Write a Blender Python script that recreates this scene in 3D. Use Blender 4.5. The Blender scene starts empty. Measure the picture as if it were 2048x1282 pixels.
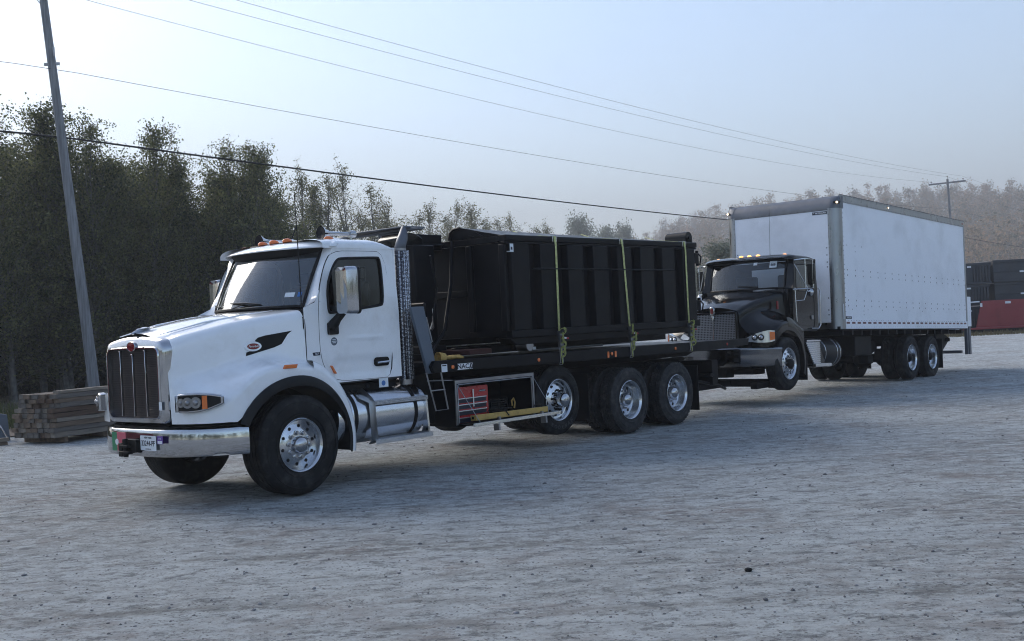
import bpy, math, random
import numpy as np
from mathutils import Matrix, Vector, Euler
R = math.radians
random.seed(7); rng = np.random.default_rng(11)
S = bpy.context.scene
# ------------------------------------------------------------------ camera
cd = bpy.data.cameras.new('camera'); cam = bpy.data.objects.new('camera', cd); S.collection.objects.link(cam)
cd.sensor_width = 36; cd.lens = 2212.5 / 2048 * 36; cd.clip_end = 8000; cd.clip_start = .1
cam.matrix_world = Matrix.Translation((0, 0, 1.813)) @ Euler((R(90 + .102), 0, 0)).to_matrix().to_4x4() @ Matrix.Rotation(R(-2.852), 4, 'Z')
S.camera = cam
# ------------------------------------------------------------------ world, sun, exposure
SUN_EL, SUN_AZ = 33.0, -46.0        # azimuth measured from the view direction (+Y) towards +X
W = bpy.data.worlds.new('World'); S.world = W; W.use_nodes = True
nt = W.node_tree; bg = nt.nodes['Background']
sky = nt.nodes.new('ShaderNodeTexSky'); sky.sky_type = 'NISHITA'; sky.sun_disc = False
sky.sun_elevation = R(SUN_EL); sky.sun_rotation = R(SUN_AZ); sky.air_density = 1.0; sky.dust_density = 1.3; sky.ozone_density = 1.3; sky.altitude = 200
nt.links.new(sky.outputs[0], bg.inputs[0]); bg.inputs[1].default_value = .12
sd = bpy.data.lights.new('sun', 'SUN'); sun = bpy.data.objects.new('sun', sd); S.collection.objects.link(sun)
sd.energy = 1.35; sd.angle = R(38); sd.color = (1, .93, .82)
sdir = Vector((math.sin(R(SUN_AZ)) * math.cos(R(SUN_EL)), math.cos(R(SUN_AZ)) * math.cos(R(SUN_EL)), math.sin(R(SUN_EL))))
sun.rotation_euler = sdir.to_track_quat('Z', 'Y').to_euler(); sun.location = (-60, 90, 60)
S.view_settings.view_transform = 'Standard'; S.view_settings.look = 'None'; S.view_settings.gamma = 1; S.view_settings.exposure = 1.2
S.cycles.use_denoising = True; S.cycles.filter_width = 1.05; S.cycles.max_bounces = 8; S.cycles.transparent_max_bounces = 12; S.cycles.volume_bounces = 0
S.cycles.use_adaptive_sampling = True; S.cycles.adaptive_threshold = .02

# ------------------------------------------------------------------ helpers
def link(o, parent=None):
    S.collection.objects.link(o)
    if parent is not None: o.parent = parent
    return o
def tag(o, label=None, cat=None, group=None, kind=None):
    if label: o['label'] = label
    if cat: o['category'] = cat
    if group: o['group'] = group
    if kind: o['kind'] = kind
    return o
def empty(name, loc=(0, 0, 0), rot=(0, 0, 0)):
    o = bpy.data.objects.new(name, None); o.location = loc; o.rotation_euler = rot; o.empty_display_size = .3
    return link(o)
def copy_tree(o, parent=None):
    c = o.copy(); S.collection.objects.link(c)
    if parent is not None: c.parent = parent
    for ch in list(o.children): copy_tree(ch, c)
    return c

class MB:
    def __init__(s): s.v = []; s.f = []
    def add(s, vs, fs):
        n = len(s.v); s.v += [tuple(map(float, p)) for p in vs]; s.f += [tuple(i + n for i in f) for f in fs]; return s
    def box(s, x0, x1, y0, y1, z0, z1, M=None):
        vs = [Vector((x, y, z)) for x in (x0, x1) for y in (y0, y1) for z in (z0, z1)]
        if M is not None: vs = [M @ v for v in vs]
        fs = [(0, 1, 3, 2), (4, 6, 7, 5), (0, 4, 5, 1), (2, 3, 7, 6), (0, 2, 6, 4), (1, 5, 7, 3)]
        if (x1 - x0) * (y1 - y0) * (z1 - z0) < 0: fs = [f[::-1] for f in fs]
        return s.add(vs, fs)
    def prism(s, poly, a0, a1, ax='y', M=None):
        # poly in the two other axes: y -> (x,z), x -> (y,z), z -> (x,y)
        def P(p, a):
            return {'y': (p[0], a, p[1]), 'x': (a, p[0], p[1]), 'z': (p[0], p[1], a)}[ax]
        n = len(poly); vs = [Vector(P(p, a0)) for p in poly] + [Vector(P(p, a1)) for p in poly]
        if M is not None: vs = [M @ v for v in vs]
        fs = [tuple(range(n)), tuple(range(2 * n - 1, n - 1, -1))] + [(i, i + n, (i + 1) % n + n, (i + 1) % n) for i in range(n)]
        return s.add(vs, fs)
    def tube(s, pts, r, n=8, cap=True):
        pts = [Vector(p) for p in pts]; rs = r if hasattr(r, '__len__') else [r] * len(pts)
        up = None; rings = []
        for i, p in enumerate(pts):
            t = (pts[min(i + 1, len(pts) - 1)] - pts[max(i - 1, 0)])
            t = t.normalized() if t.length > 1e-9 else Vector((0, 0, 1))
            if up is None: up = t.orthogonal().normalized()
            up = (up - t * up.dot(t)); up = up.normalized() if up.length > 1e-6 else t.orthogonal().normalized()
            b = t.cross(up)
            rings.append([p + (up * math.cos(k * 2 * math.pi / n) + b * math.sin(k * 2 * math.pi / n)) * rs[i] for k in range(n)])
        vs = [v for q in rings for v in q]; fs = []
        for i in range(len(pts) - 1):
            for k in range(n): fs.append((i * n + k, i * n + (k + 1) % n, (i + 1) * n + (k + 1) % n, (i + 1) * n + k))
        if cap: fs += [tuple(range(n - 1, -1, -1)), tuple(range((len(pts) - 1) * n, len(pts) * n))]
        return s.add(vs, fs)
    def cyl(s, p0, p1, r, n=16, r1=None): return s.tube([p0, p1], [r, r if r1 is None else r1], n)
    def lathe(s, prof, c=(0, 0, 0), ax='y', n=40, a0=0, a1=2 * math.pi):
        full = abs(a1 - a0 - 2 * math.pi) < 1e-6; m = n if full else n + 1; vs = []
        for k in range(m):
            a = a0 + (a1 - a0) * k / n; ca, sa = math.cos(a), math.sin(a)
            for r, h in prof:
                vs.append({'y': (c[0] + r * ca, c[1] + h, c[2] + r * sa), 'x': (c[0] + h, c[1] + r * ca, c[2] + r * sa), 'z': (c[0] + r * ca, c[1] + r * sa, c[2] + h)}[ax])
        L = len(prof); fs = []
        for k in range(n):
            for j in range(L - 1):
                a, b = k * L + j, ((k + 1) % m) * L + j
                fs.append((a, b, b + 1, a + 1))
        return s.add(vs, fs)
    def sphere(s, c, r, n=12, sc=(1, 1, 1)):
        prof = [(max(1e-4, math.sin(i * math.pi / n)), -math.cos(i * math.pi / n)) for i in range(n + 1)]
        t = MB().lathe(prof, (0, 0, 0), 'z', n * 2)
        return s.add([(c[0] + v[0] * r * sc[0], c[1] + v[1] * r * sc[1], c[2] + v[2] * r * sc[2]) for v in t.v], t.f)
    def grid(s, rows, close=False):
        n = len(rows[0]); vs = [p for q in rows for p in q]; fs = []
        for i in range(len(rows) - 1):
            for k in range(n if close else n - 1): fs.append((i * n + k, i * n + (k + 1) % n, (i + 1) * n + (k + 1) % n, (i + 1) * n + k))
        return s.add(vs, fs)
    def mirror_y(s):
        n = len(s.v); s.v += [(x, -y, z) for x, y, z in s.v]; s.f += [tuple(i + n for i in f[::-1]) for f in s.f[:]]; return s
    def rbox(s, x0, x1, y0, y1, z0, z1, r=.02, ax='y', n=4):
        # box rounded in the plane across ax
        lo, hi = {'y': ((x0, z0), (x1, z1)), 'x': ((y0, z0), (y1, z1)), 'z': ((x0, y0), (x1, y1))}[ax]
        a = {'y': (y0, y1), 'x': (x0, x1), 'z': (z0, z1)}[ax]
        return s.prism(rrect(lo[0], hi[0], lo[1], hi[1], r, n), a[0], a[1], ax)
def rrect(x0, x1, z0, z1, r, n=4):
    P = []
    for cx, cz, a in ((x1 - r, z0 + r, -90), (x1 - r, z1 - r, 0), (x0 + r, z1 - r, 90), (x0 + r, z0 + r, 180)):
        for k in range(n + 1):
            t = R(a + 90 * k / n); P.append((cx + r * math.cos(t), cz + r * math.sin(t)))
    return P
def mesh_of(name, mb, smooth=35):
    me = bpy.data.meshes.new(name); me.from_pydata(mb.v, [], mb.f); me.validate(); me.update()
    if smooth:
        me.polygons.foreach_set('use_smooth', [True] * len(me.polygons)); me.set_sharp_from_angle(angle=R(smooth))
    return me
def obj(name, mb, m, parent=None, bevel=0, smooth=35, label=None, thick=0, off=-1, seg=2):
    me = mesh_of(name, mb, smooth); me.materials.append(m)
    o = link(bpy.data.objects.new(name, me), parent)
    if thick:
        q = o.modifiers.new('solid', 'SOLIDIFY'); q.thickness = thick; q.offset = off
    if bevel:
        q = o.modifiers.new('bevel', 'BEVEL'); q.width = bevel; q.segments = seg; q.limit_method = 'ANGLE'; q.angle_limit = R(40)
    if label: o['label'] = label
    return o
def npmesh(name, V, F, m, smooth=False):
    V = np.asarray(V, np.float32); F = np.asarray(F, np.int32); k = F.shape[1]
    me = bpy.data.meshes.new(name); me.vertices.add(len(V)); me.vertices.foreach_set('co', V.ravel())
    me.loops.add(F.size); me.loops.foreach_set('vertex_index', F.ravel())
    me.polygons.add(len(F)); me.polygons.foreach_set('loop_start', np.arange(0, F.size, k, dtype=np.int32)); me.polygons.foreach_set('loop_total', np.full(len(F), k, np.int32))
    me.update(calc_edges=True); me.materials.append(m)
    if smooth: me.polygons.foreach_set('use_smooth', [True] * len(F))
    return me
def text(name, s, size, M, m, parent, shear=0, ex=.001, bold=0, sx=1):
    c = bpy.data.curves.new(name, 'FONT'); c.body = s; c.size = size; c.align_x = 'CENTER'; c.align_y = 'CENTER'; c.extrude = ex; c.shear = shear; c.offset = bold
    t = bpy.data.objects.new(name, c); S.collection.objects.link(t)
    dg = bpy.context.evaluated_depsgraph_get(); me = bpy.data.meshes.new_from_object(t.evaluated_get(dg))
    bpy.data.objects.remove(t); bpy.data.curves.remove(c)
    me.transform(M @ Matrix.Diagonal((sx, 1, 1, 1))); me.materials.clear(); me.materials.append(m)
    return link(bpy.data.objects.new(name, me), parent)
def side_M(x, y, z, yaw=0):      # text lying on a +Y facing side, reading towards -X
    return Matrix.Translation((x, y, z)) @ Matrix.Rotation(yaw, 4, 'Z') @ Matrix.Rotation(math.pi, 4, 'Z') @ Matrix.Rotation(R(90), 4, 'X')
def front_M(x, y, z):            # text on a +X facing front
    return Matrix.Translation((x, y, z)) @ Matrix.Rotation(R(90), 4, 'Z') @ Matrix.Rotation(R(90), 4, 'X')

# ------------------------------------------------------------------ materials
def mat(name, col, rough=.5, metal=0, var=0, vs=4, bump=0, bs=40, coat=0, dirt=None, ds=3, rv=0, spec=.5, emit=None, es=0, stretch=None):
    m = bpy.data.materials.new(name); m.use_nodes = True; n = m.node_tree.nodes; L = m.node_tree.links.new; b = n['Principled BSDF']
    b.inputs['Base Color'].default_value = (*col, 1); b.inputs['Roughness'].default_value = rough; b.inputs['Metallic'].default_value = metal
    b.inputs['Specular IOR Level'].default_value = spec; b.inputs['Coat Weight'].default_value = coat; b.inputs['Coat Roughness'].default_value = .04
    if emit: b.inputs['Emission Color'].default_value = (*emit, 1); b.inputs['Emission Strength'].default_value = es
    tc = n.new('ShaderNodeTexCoord'); vec = tc.outputs['Object']
    if stretch:
        mp = n.new('ShaderNodeMapping'); mp.inputs['Scale'].default_value = stretch; L(vec, mp.inputs[0]); vec = mp.outputs[0]
    col_out = None
    if var:
        t = n.new('ShaderNodeTexNoise'); t.inputs['Scale'].default_value = vs; t.inputs['Detail'].default_value = 6; L(vec, t.inputs['Vector'])
        r = n.new('ShaderNodeMapRange'); r.inputs[1].default_value = .3; r.inputs[2].default_value = .7; r.inputs[3].default_value = 1 - var; r.inputs[4].default_value = 1 + var; L(t.outputs[0], r.inputs[0])
        x = n.new('ShaderNodeVectorMath'); x.operation = 'SCALE'; x.inputs[0].default_value = col; L(r.outputs[0], x.inputs['Scale']); col_out = x.outputs[0]
    if dirt:
        t = n.new('ShaderNodeTexNoise'); t.inputs['Scale'].default_value = ds; t.inputs['Detail'].default_value = 8; t.inputs['Roughness'].default_value = .65; L(vec, t.inputs['Vector'])
        r = n.new('ShaderNodeMapRange'); r.inputs[1].default_value = .48; r.inputs[2].default_value = .72; r.inputs[3].default_value = 0; r.inputs[4].default_value = dirt[3]; L(t.outputs[0], r.inputs[0])
        x = n.new('ShaderNodeMix'); x.data_type = 'RGBA'; L(r.outputs[0], x.inputs[0]); x.inputs[7].default_value = (*dirt[:3], 1)
        if col_out: L(col_out, x.inputs[6])
        else: x.inputs[6].default_value = (*col, 1)
        col_out = x.outputs[2]
    if col_out: L(col_out, b.inputs['Base Color'])
    if rv:
        t = n.new('ShaderNodeTexNoise'); t.inputs['Scale'].default_value = 6; t.inputs['Detail'].default_value = 5; L(vec, t.inputs['Vector'])
        r = n.new('ShaderNodeMapRange'); r.inputs[1].default_value = .3; r.inputs[2].default_value = .7; r.inputs[3].default_value = max(.01, rough - rv); r.inputs[4].default_value = rough + rv; L(t.outputs[0], r.inputs[0]); L(r.outputs[0], b.inputs['Roughness'])
    if bump:
        t = n.new('ShaderNodeTexNoise'); t.inputs['Scale'].default_value = bs; t.inputs['Detail'].default_value = 5; L(vec, t.inputs['Vector'])
        u = n.new('ShaderNodeBump'); u.inputs['Strength'].default_value = 1; u.inputs['Distance'].default_value = bump; L(t.outputs[0], u.inputs['Height']); L(u.outputs[0], b.inputs['Normal'])
    return m
M = {}
M['white'] = mat('white truck paint', (.85, .87, .90), .22, coat=.9, dirt=(.50, .47, .43, .30), ds=2.6, bump=.0006, bs=3)
M['boxwhite'] = mat('white box panel', (.84, .87, .93), .30, dirt=(.45, .47, .50, .35), ds=1.1, bump=.002, bs=1.3, spec=.5)
M['black'] = mat('black truck paint', (.003, .0035, .0045), .14, coat=.22, rv=.03, spec=.2)
M['blacksteel'] = mat('black painted steel', (.0045, .005, .007), .38, rv=.1, var=.3, bump=.0010, bs=5, dirt=(.010, .009, .008, .25), ds=2, spec=.14)
M['frame'] = mat('dull black chassis', (.007, .007, .008), .6, var=.3, dirt=(.03, .027, .024, .5), ds=5, spec=.2)
M['plastic'] = mat('black plastic', (.007, .0075, .009), .45, spec=.25, bump=.0003, bs=300)
M['chrome'] = mat('chrome', (.47, .48, .50), .08, 1, rv=.04, bump=.0003, bs=5)
M['alu'] = mat('polished aluminium', (.62, .63, .65), .18, 1, rv=.06, bump=.0003, bs=20)
M['rail'] = mat('dull aluminium extrusion', (.32, .33, .34), .34, 1, rv=.1, var=.15, stretch=(1, 1, .3), vs=6)
M['nose'] = mat('grey nose sheet', (.17, .172, .18), .38, .5, rv=.1, var=.12)
M['greycast'] = mat('grey casting', (.12, .13, .15), .45, .4, rv=.1)
M['rubber'] = mat('tyre rubber', (.010, .0105, .012), .7, var=.25, vs=8, bump=.0006, bs=120, dirt=(.085, .08, .075, .45), ds=7, spec=.25)
M['tread'] = mat('dusty tread rubber', (.022, .022, .024), .85, var=.3, vs=20, bump=.001, bs=90, dirt=(.13, .12, .11, .5), ds=8)
M['tyreink'] = mat('moulded tyre lettering', (.045, .046, .05), .7)
M['dark'] = mat('dark void', (.004, .004, .004), .9)
M['orange'] = mat('amber lens', (.75, .17, .03), .25, coat=.5)
M['orangelit'] = mat('lit amber lens', (.8, .25, .05), .25, emit=(1, .42, .12), es=1.2)
M['litwhite'] = mat('lit marker bulb', (1, .8, .6), .3, emit=(1, .8, .55), es=4)
M['redlens'] = mat('red lens', (.35, .01, .01), .2, coat=.5)
M['red'] = mat('red enamel', (.42, .015, .015), .3, coat=.4, rv=.1)
M['redsteel'] = mat('weathered red steel', (.26, .03, .035), .55, var=.25, vs=1.5, dirt=(.12, .05, .04, .5), ds=1.5)
M['badge'] = mat('dark red badge', (.20, .008, .012), .2, coat=.5)
M['badgewhite'] = mat('white lettering', (.75, .76, .78), .4)
M['ink'] = mat('dark ink', (.012, .014, .03), .5)
M['sticker'] = mat('sticker white', (.7, .74, .78), .5)
M['blue'] = mat('sticker blue', (.05, .16, .42), .4)
M['purple'] = mat('sticker purple', (.12, .05, .30), .4)
M['green'] = mat('plate green', (.03, .22, .10), .4)
M['plred'] = mat('plate red', (.55, .10, .14), .4)
M['strap'] = mat('yellow green webbing', (.52, .53, .22), .8, var=.25, vs=30, bump=.0006, bs=200)
M['strapdark'] = mat('frayed webbing tail', (.34, .35, .12), .85, var=.4, vs=40)
M['steel'] = mat('bare steel', (.30, .30, .31), .4, 1, rv=.1, var=.2)
M['greypanel'] = mat('slate grey panel', (.10, .125, .16), .5, rv=.1)
M['yellow'] = mat('tan yellow bar paint', (.52, .34, .09), .55, dirt=(.2, .12, .04, .6), ds=8)
M['glove'] = mat('tan leather', (.46, .30, .09), .8, var=.3, vs=25, bump=.002, bs=60)
M['wood'] = mat('weathered pole wood', (.20, .205, .215), .8, var=.35, vs=6, bump=.004, bs=12, stretch=(4, 4, .25), dirt=(.05, .05, .055, .5), ds=2)
M['seat'] = mat('cab upholstery', (.06, .06, .07), .8)
M['dash'] = mat('dashboard', (.03, .032, .036), .6)
M['lens'] = mat('clear lens', (.66, .70, .74), .10, .55, coat=.8)
M['cream'] = mat('pale liner', (.42, .42, .40), .7)
M['insul'] = mat('porcelain insulator', (.16, .13, .12), .3)

def glass(name, tint, gl=.05, ior=1.6):
    m = bpy.data.materials.new(name); m.use_nodes = True; n = m.node_tree.nodes; L = m.node_tree.links.new; n.clear()
    o = n.new('ShaderNodeOutputMaterial'); t = n.new('ShaderNodeBsdfTransparent'); t.inputs[0].default_value = (*tint, 1)
    g = n.new('ShaderNodeBsdfGlossy'); g.inputs['Roughness'].default_value = gl; g.inputs[0].default_value = (.95, .98, 1, 1)
    f = n.new('ShaderNodeFresnel'); f.inputs[0].default_value = ior; x = n.new('ShaderNodeMixShader')
    L(f.outputs[0], x.inputs[0]); L(t.outputs[0], x.inputs[1]); L(g.outputs[0], x.inputs[2]); L(x.outputs[0], o.inputs[0]); return m
M['glass'] = glass('windscreen glass', (.38, .42, .44), .03, 2.2); M['glassdark'] = glass('side glass', (.20, .22, .24))
def cell_mat(name, a, b, scale, metal=1, rough=.3, kind='brick', dist=.004):
    # a repeating stamped pattern (tread plate, mesh, fins) driving colour and bump
    m = mat(name, a, rough, metal); n = m.node_tree.nodes; L = m.node_tree.links.new; bs = n['Principled BSDF']
    tc = n.new('ShaderNodeTexCoord'); mp = n.new('ShaderNodeMapping'); mp.inputs['Scale'].default_value = scale; L(tc.outputs['Object'], mp.inputs[0])
    if kind == 'voronoi':
        t = n.new('ShaderNodeTexVoronoi'); t.inputs['Scale'].default_value = 1; t.inputs['Randomness'].default_value = .25; L(mp.outputs[0], t.inputs[0]); fac = t.outputs['Distance']; lo, hi = .25, .5
    else:
        sp = n.new('ShaderNodeSeparateXYZ'); L(mp.outputs[0], sp.inputs[0]); fac = None
        for i, w in enumerate(kind):
            if w == '0': continue
            s = n.new('ShaderNodeMath'); s.operation = 'SINE'; L(sp.outputs[i], s.inputs[0])
            if fac is None: fac = s.outputs[0]
            else:
                q = n.new('ShaderNodeMath'); q.operation = 'MULTIPLY' if w == '1' else 'MAXIMUM'; L(fac, q.inputs[0]); L(s.outputs[0], q.inputs[1]); fac = q.outputs[0]
        lo, hi = -.1, .45
    r = n.new('ShaderNodeMapRange'); r.inputs[1].default_value = lo; r.inputs[2].default_value = hi; L(fac, r.inputs[0])
    x = n.new('ShaderNodeMix'); x.data_type = 'RGBA'; x.inputs[6].default_value = (*a, 1); x.inputs[7].default_value = (*b, 1); L(r.outputs[0], x.inputs[0]); L(x.outputs[2], bs.inputs['Base Color'])
    u = n.new('ShaderNodeBump'); u.inputs['Distance'].default_value = dist; L(r.outputs[0], u.inputs['Height']); L(u.outputs[0], bs.inputs['Normal'])
    return m
M['plate'] = cell_mat('tread plate', (.42, .43, .45), (.62, .63, .65), (48, 48, 60), 1, .3, 'voronoi', .006)
M['perf'] = cell_mat('perforated heat shield', (.72, .73, .75), (.06, .06, .07), (34, 34, 60), 1, .2, 'voronoi', .004)
M['grillemesh'] = cell_mat('grille mesh', (.006, .005, .005), (.09, .075, .075), (0, 300, 260), .8, .4, '021', .002)
M['mesh2'] = cell_mat('chrome grille mesh', (.008, .008, .009), (.26, .27, .29), (0, 190, 190), .9, .35, '022', .002)

def gravel_mat():
    m = mat('gravel ground', (.35, .35, .35), .95); n = m.node_tree.nodes; L = m.node_tree.links.new; b = n['Principled BSDF']; b.inputs['Specular IOR Level'].default_value = .2
    tc = n.new('ShaderNodeTexCoord'); P = tc.outputs['Object']
    def noise(sc, det=6, ro=.6, v=P):
        t = n.new('ShaderNodeTexNoise'); t.inputs['Scale'].default_value = sc; t.inputs['Detail'].default_value = det; t.inputs['Roughness'].default_value = ro; L(v, t.inputs['Vector']); return t.outputs[0]
    def mr(f, a, b_, c, d):
        r = n.new('ShaderNodeMapRange'); r.inputs[1].default_value = a; r.inputs[2].default_value = b_; r.inputs[3].default_value = c; r.inputs[4].default_value = d; L(f, r.inputs[0]); return r.outputs[0]
    def mix(f, A, B):
        x = n.new('ShaderNodeMix'); x.data_type = 'RGBA'
        L(f, x.inputs[0])
        for k, q in ((6, A), (7, B)):
            if isinstance(q, tuple): x.inputs[k].default_value = (*q, 1)
            else: L(q, x.inputs[k])
        return x.outputs[2]
    mp = n.new('ShaderNodeMapping'); mp.inputs['Rotation'].default_value = (0, 0, R(-49)); mp.inputs['Scale'].default_value = (.10, 1, 1); L(P, mp.inputs[0])
    mp2 = n.new('ShaderNodeMapping'); mp2.inputs['Rotation'].default_value = (0, 0, R(-20)); mp2.inputs['Scale'].default_value = (.55, 1, 1); L(P, mp2.inputs[0])
    c = mix(mr(noise(.28, 4), .38, .62, 0, 1), (.63, .665, .67), (.52, .53, .525))
    c = mix(mr(noise(1.1, 5, .6, mp.outputs[0]), .48, .66, 0, .8), c, (.71, .755, .77))      # pale wheel lanes
    c = mix(mr(noise(1.7, 5, .65, mp.outputs[0]), .52, .66, 0, .80), c, (.31, .305, .29))     # darker loose windrows
    c = mix(mr(noise(.55, 6, .7), .50, .64, 0, .75), c, (.42, .37, .345))                     # reddish damp patches
    c = mix(mr(noise(5, 8, .85, mp2.outputs[0]), .46, .56, 0, .75), c, (.82, .87, .88))
    c = mix(mr(noise(7, 9, .86, mp2.outputs[0]), .515, .58, 0, .80), c, (.22, .23, .235))
    c = mix(mr(noise(22, 7, .88), .55, .62, 0, .80), c, (.15, .15, .15))
    v = n.new('ShaderNodeTexVoronoi'); v.inputs['Scale'].default_value = 30; L(P, v.inputs['Vector'])
    peb = mr(v.outputs['Distance'], .16, .34, 1, 0)
    vc = n.new('ShaderNodeSeparateColor'); L(v.outputs['Color'], vc.inputs[0])
    on = n.new('ShaderNodeMath'); on.operation = 'MULTIPLY'; L(peb, on.inputs[0]); L(mr(vc.outputs[0], .62, .66, 0, 1), on.inputs[1])
    peb_c = mix(vc.outputs[1], (.10, .10, .10), (.40, .39, .37)); x = n.new('ShaderNodeMix'); x.data_type = 'RGBA'; L(on.outputs[0], x.inputs[0]); L(c, x.inputs[6]); L(peb_c, x.inputs[7]); c = x.outputs[2]
    sp = n.new('ShaderNodeSeparateXYZ'); L(mp.outputs[0], sp.inputs[0])
    def mth(op, A, B=0.0, C=None):
        q = n.new('ShaderNodeMath'); q.operation = op
        for k, z in enumerate((A, B) + ((C,) if C is not None else ())):
            if isinstance(z, (int, float)): q.inputs[k].default_value = z
            else: L(z, q.inputs[k])
        return q.outputs[0]
    vv = mth('ADD', mth('MULTIPLY_ADD', mth('MULTIPLY', sp.outputs[0], sp.outputs[0]), .55, sp.outputs[1]), mr(noise(.35, 3), 0, 1, -.5, .5)); trk = None
    for v0 in (1.1, 3.1, 4.6, 6.6, 8.2):
        t_ = mr(mth('ABSOLUTE', mth('SUBTRACT', vv, v0)), .16, .34, 1, 0); trk = t_ if trk is None else mth('MAXIMUM', trk, t_)
    trk = mth('MULTIPLY', trk, mr(noise(.8, 5, .7), .38, .60, .15, 1))
    c = mix(mth('MULTIPLY', trk, .50), c, (.50, .51, .50))
    L(c, b.inputs['Base Color'])
    def add(A, B):
        h = n.new('ShaderNodeMath'); h.operation = 'ADD'; L(A, h.inputs[0]); L(B, h.inputs[1]); return h.outputs[0]
    hh = add(add(mr(noise(1.3, 4, .6, mp.outputs[0]), 0, 1, 0, 2.2), mr(noise(3.5, 4, .6), 0, 1, 0, 1.6)), add(mr(noise(11, 9, .85), 0, 1, 0, 1.3), add(mr(noise(34, 6, .85), 0, 1, 0, .6), mr(on.outputs[0], 0, 1, 0, .35))))
    hh = add(hh, mth('MULTIPLY', trk, -.9))
    u = n.new('ShaderNodeBump'); u.inputs['Distance'].default_value = .085; u.inputs['Strength'].default_value = 1; L(hh, u.inputs['Height']); L(u.outputs[0], b.inputs['Normal'])
    return m
M['gravel'] = gravel_mat()
def leaf_mat(name, c1, c2, sc=1.2, tr=.25):
    m = bpy.data.materials.new(name); m.use_nodes = True; n = m.node_tree.nodes; L = m.node_tree.links.new; b = n['Principled BSDF']; b.inputs['Roughness'].default_value = .6; b.inputs['Specular IOR Level'].default_value = .2
    tc = n.new('ShaderNodeTexCoord'); t = n.new('ShaderNodeTexNoise'); t.inputs['Scale'].default_value = sc; t.inputs['Detail'].default_value = 4; L(tc.outputs['Object'], t.inputs['Vector'])
    g = n.new('ShaderNodeNewGeometry'); a = n.new('ShaderNodeMath'); a.operation = 'MULTIPLY_ADD'; L(g.outputs['Random Per Island'], a.inputs[0]); a.inputs[1].default_value = .75; L(t.outputs[0], a.inputs[2])
    r = n.new('ShaderNodeMapRange'); r.inputs[1].default_value = .55; r.inputs[2].default_value = 1.25; L(a.outputs[0], r.inputs[0])
    x = n.new('ShaderNodeMix'); x.data_type = 'RGBA'; x.inputs[6].default_value = (*c1, 1); x.inputs[7].default_value = (*c2, 1); L(r.outputs[0], x.inputs[0]); L(x.outputs[2], b.inputs['Base Color'])
    tl = n.new('ShaderNodeBsdfTranslucent'); L(x.outputs[2], tl.inputs[0]); mx = n.new('ShaderNodeMixShader'); mx.inputs[0].default_value = tr
    L(b.outputs[0], mx.inputs[1]); L(tl.outputs[0], mx.inputs[2]); L(mx.outputs[0], n['Material Output'].inputs[0]); return m
M['leaf'] = leaf_mat('poplar leaves', (.028, .042, .016), (.22, .22, .095), .9, .40)
M['leafhazed'] = leaf_mat('haze-paled autumn leaves', (.12, .125, .07), (.27, .25, .14), 1.2, .35)  # leaf colour lightened: mist over the mid-distance trees is painted in
M['leafrust'] = leaf_mat('rust brown leaves', (.12, .125, .085), (.46, .31, .20), .022)
M['leafgreen'] = leaf_mat('haze-paled green leaves', (.13, .15, .11), (.25, .26, .19), .3)  # green made paler so the colour itself carries some of the haze
M['weed'] = leaf_mat('weeds', (.03, .045, .016), (.10, .11, .04))
M['bark'] = mat('pale bark', (.12, .115, .105), .85, var=.5, vs=6, bump=.004, bs=14)
M['barkgrey'] = mat('grey twig bark', (.30, .27, .26), .9, var=.3)
M['hill'] = mat('hill floor', (.09, .07, .055), .95, var=.4, vs=.1)
M['verge'] = mat('dry grass verge', (.17, .14, .07), .95, var=.4, vs=2)

# ------------------------------------------------------------------ ground, terrain
def ground():
    n = 90; xs = np.concatenate([np.linspace(-1500, -60, 20), np.linspace(-55, 75, n), np.linspace(85, 1500, 20)]); ys = np.concatenate([np.linspace(-500, -12, 16), np.linspace(-9, 95, n), np.linspace(100, 2100, 22)])
    X, Y = np.meshgrid(xs, ys, indexing='ij'); Z = .012 * np.sin(X * .9 + Y * .4) * np.sin(Y * .7 - X * .3) - .012
    V = np.stack([X, Y, Z], -1).reshape(-1, 3); a = len(xs); b = len(ys)
    i, j = np.meshgrid(np.arange(a - 1), np.arange(b - 1), indexing='ij'); q = (i * b + j).ravel()
    F = np.stack([q, q + b, q + b + 1, q + 1], -1)
    o = link(bpy.data.objects.new('ground', npmesh('ground', V, F, M['gravel'], True))); tag(o, kind='structure')
ground()
def hill_z(x, y):
    # ridge rising behind the yard, higher to the right
    x, y = x / 2, y / 2; u = np.clip((y - 120) / 170, 0, 1); s = u * u * (3 - 2 * u)
    hx = 2 * np.interp(x, [-60, 5, 30, 45, 62, 100, 200, 400], [1, 6, 11.5, 17.5, 20, 19.5, 19, 18])
    return s * hx + 2.4 * np.sin(x * .07 + 1) * u + 1.6 * np.sin(y * .09 + x * .03) * u - .3
def hill():
    xs = np.linspace(-180, 840, 90); ys = np.linspace(224, 840, 60); X, Y = np.meshgrid(xs, ys, indexing='ij')
    V = np.stack([X, Y, hill_z(X, Y)], -1).reshape(-1, 3); a, b = X.shape
    i, j = np.meshgrid(np.arange(a - 1), np.arange(b - 1), indexing='ij'); q = (i * b + j).ravel()
    tag(link(bpy.data.objects.new('hill', npmesh('hill', V, np.stack([q, q + b, q + b + 1, q + 1], -1), M['hill'], True))), kind='structure')
hill()

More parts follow.
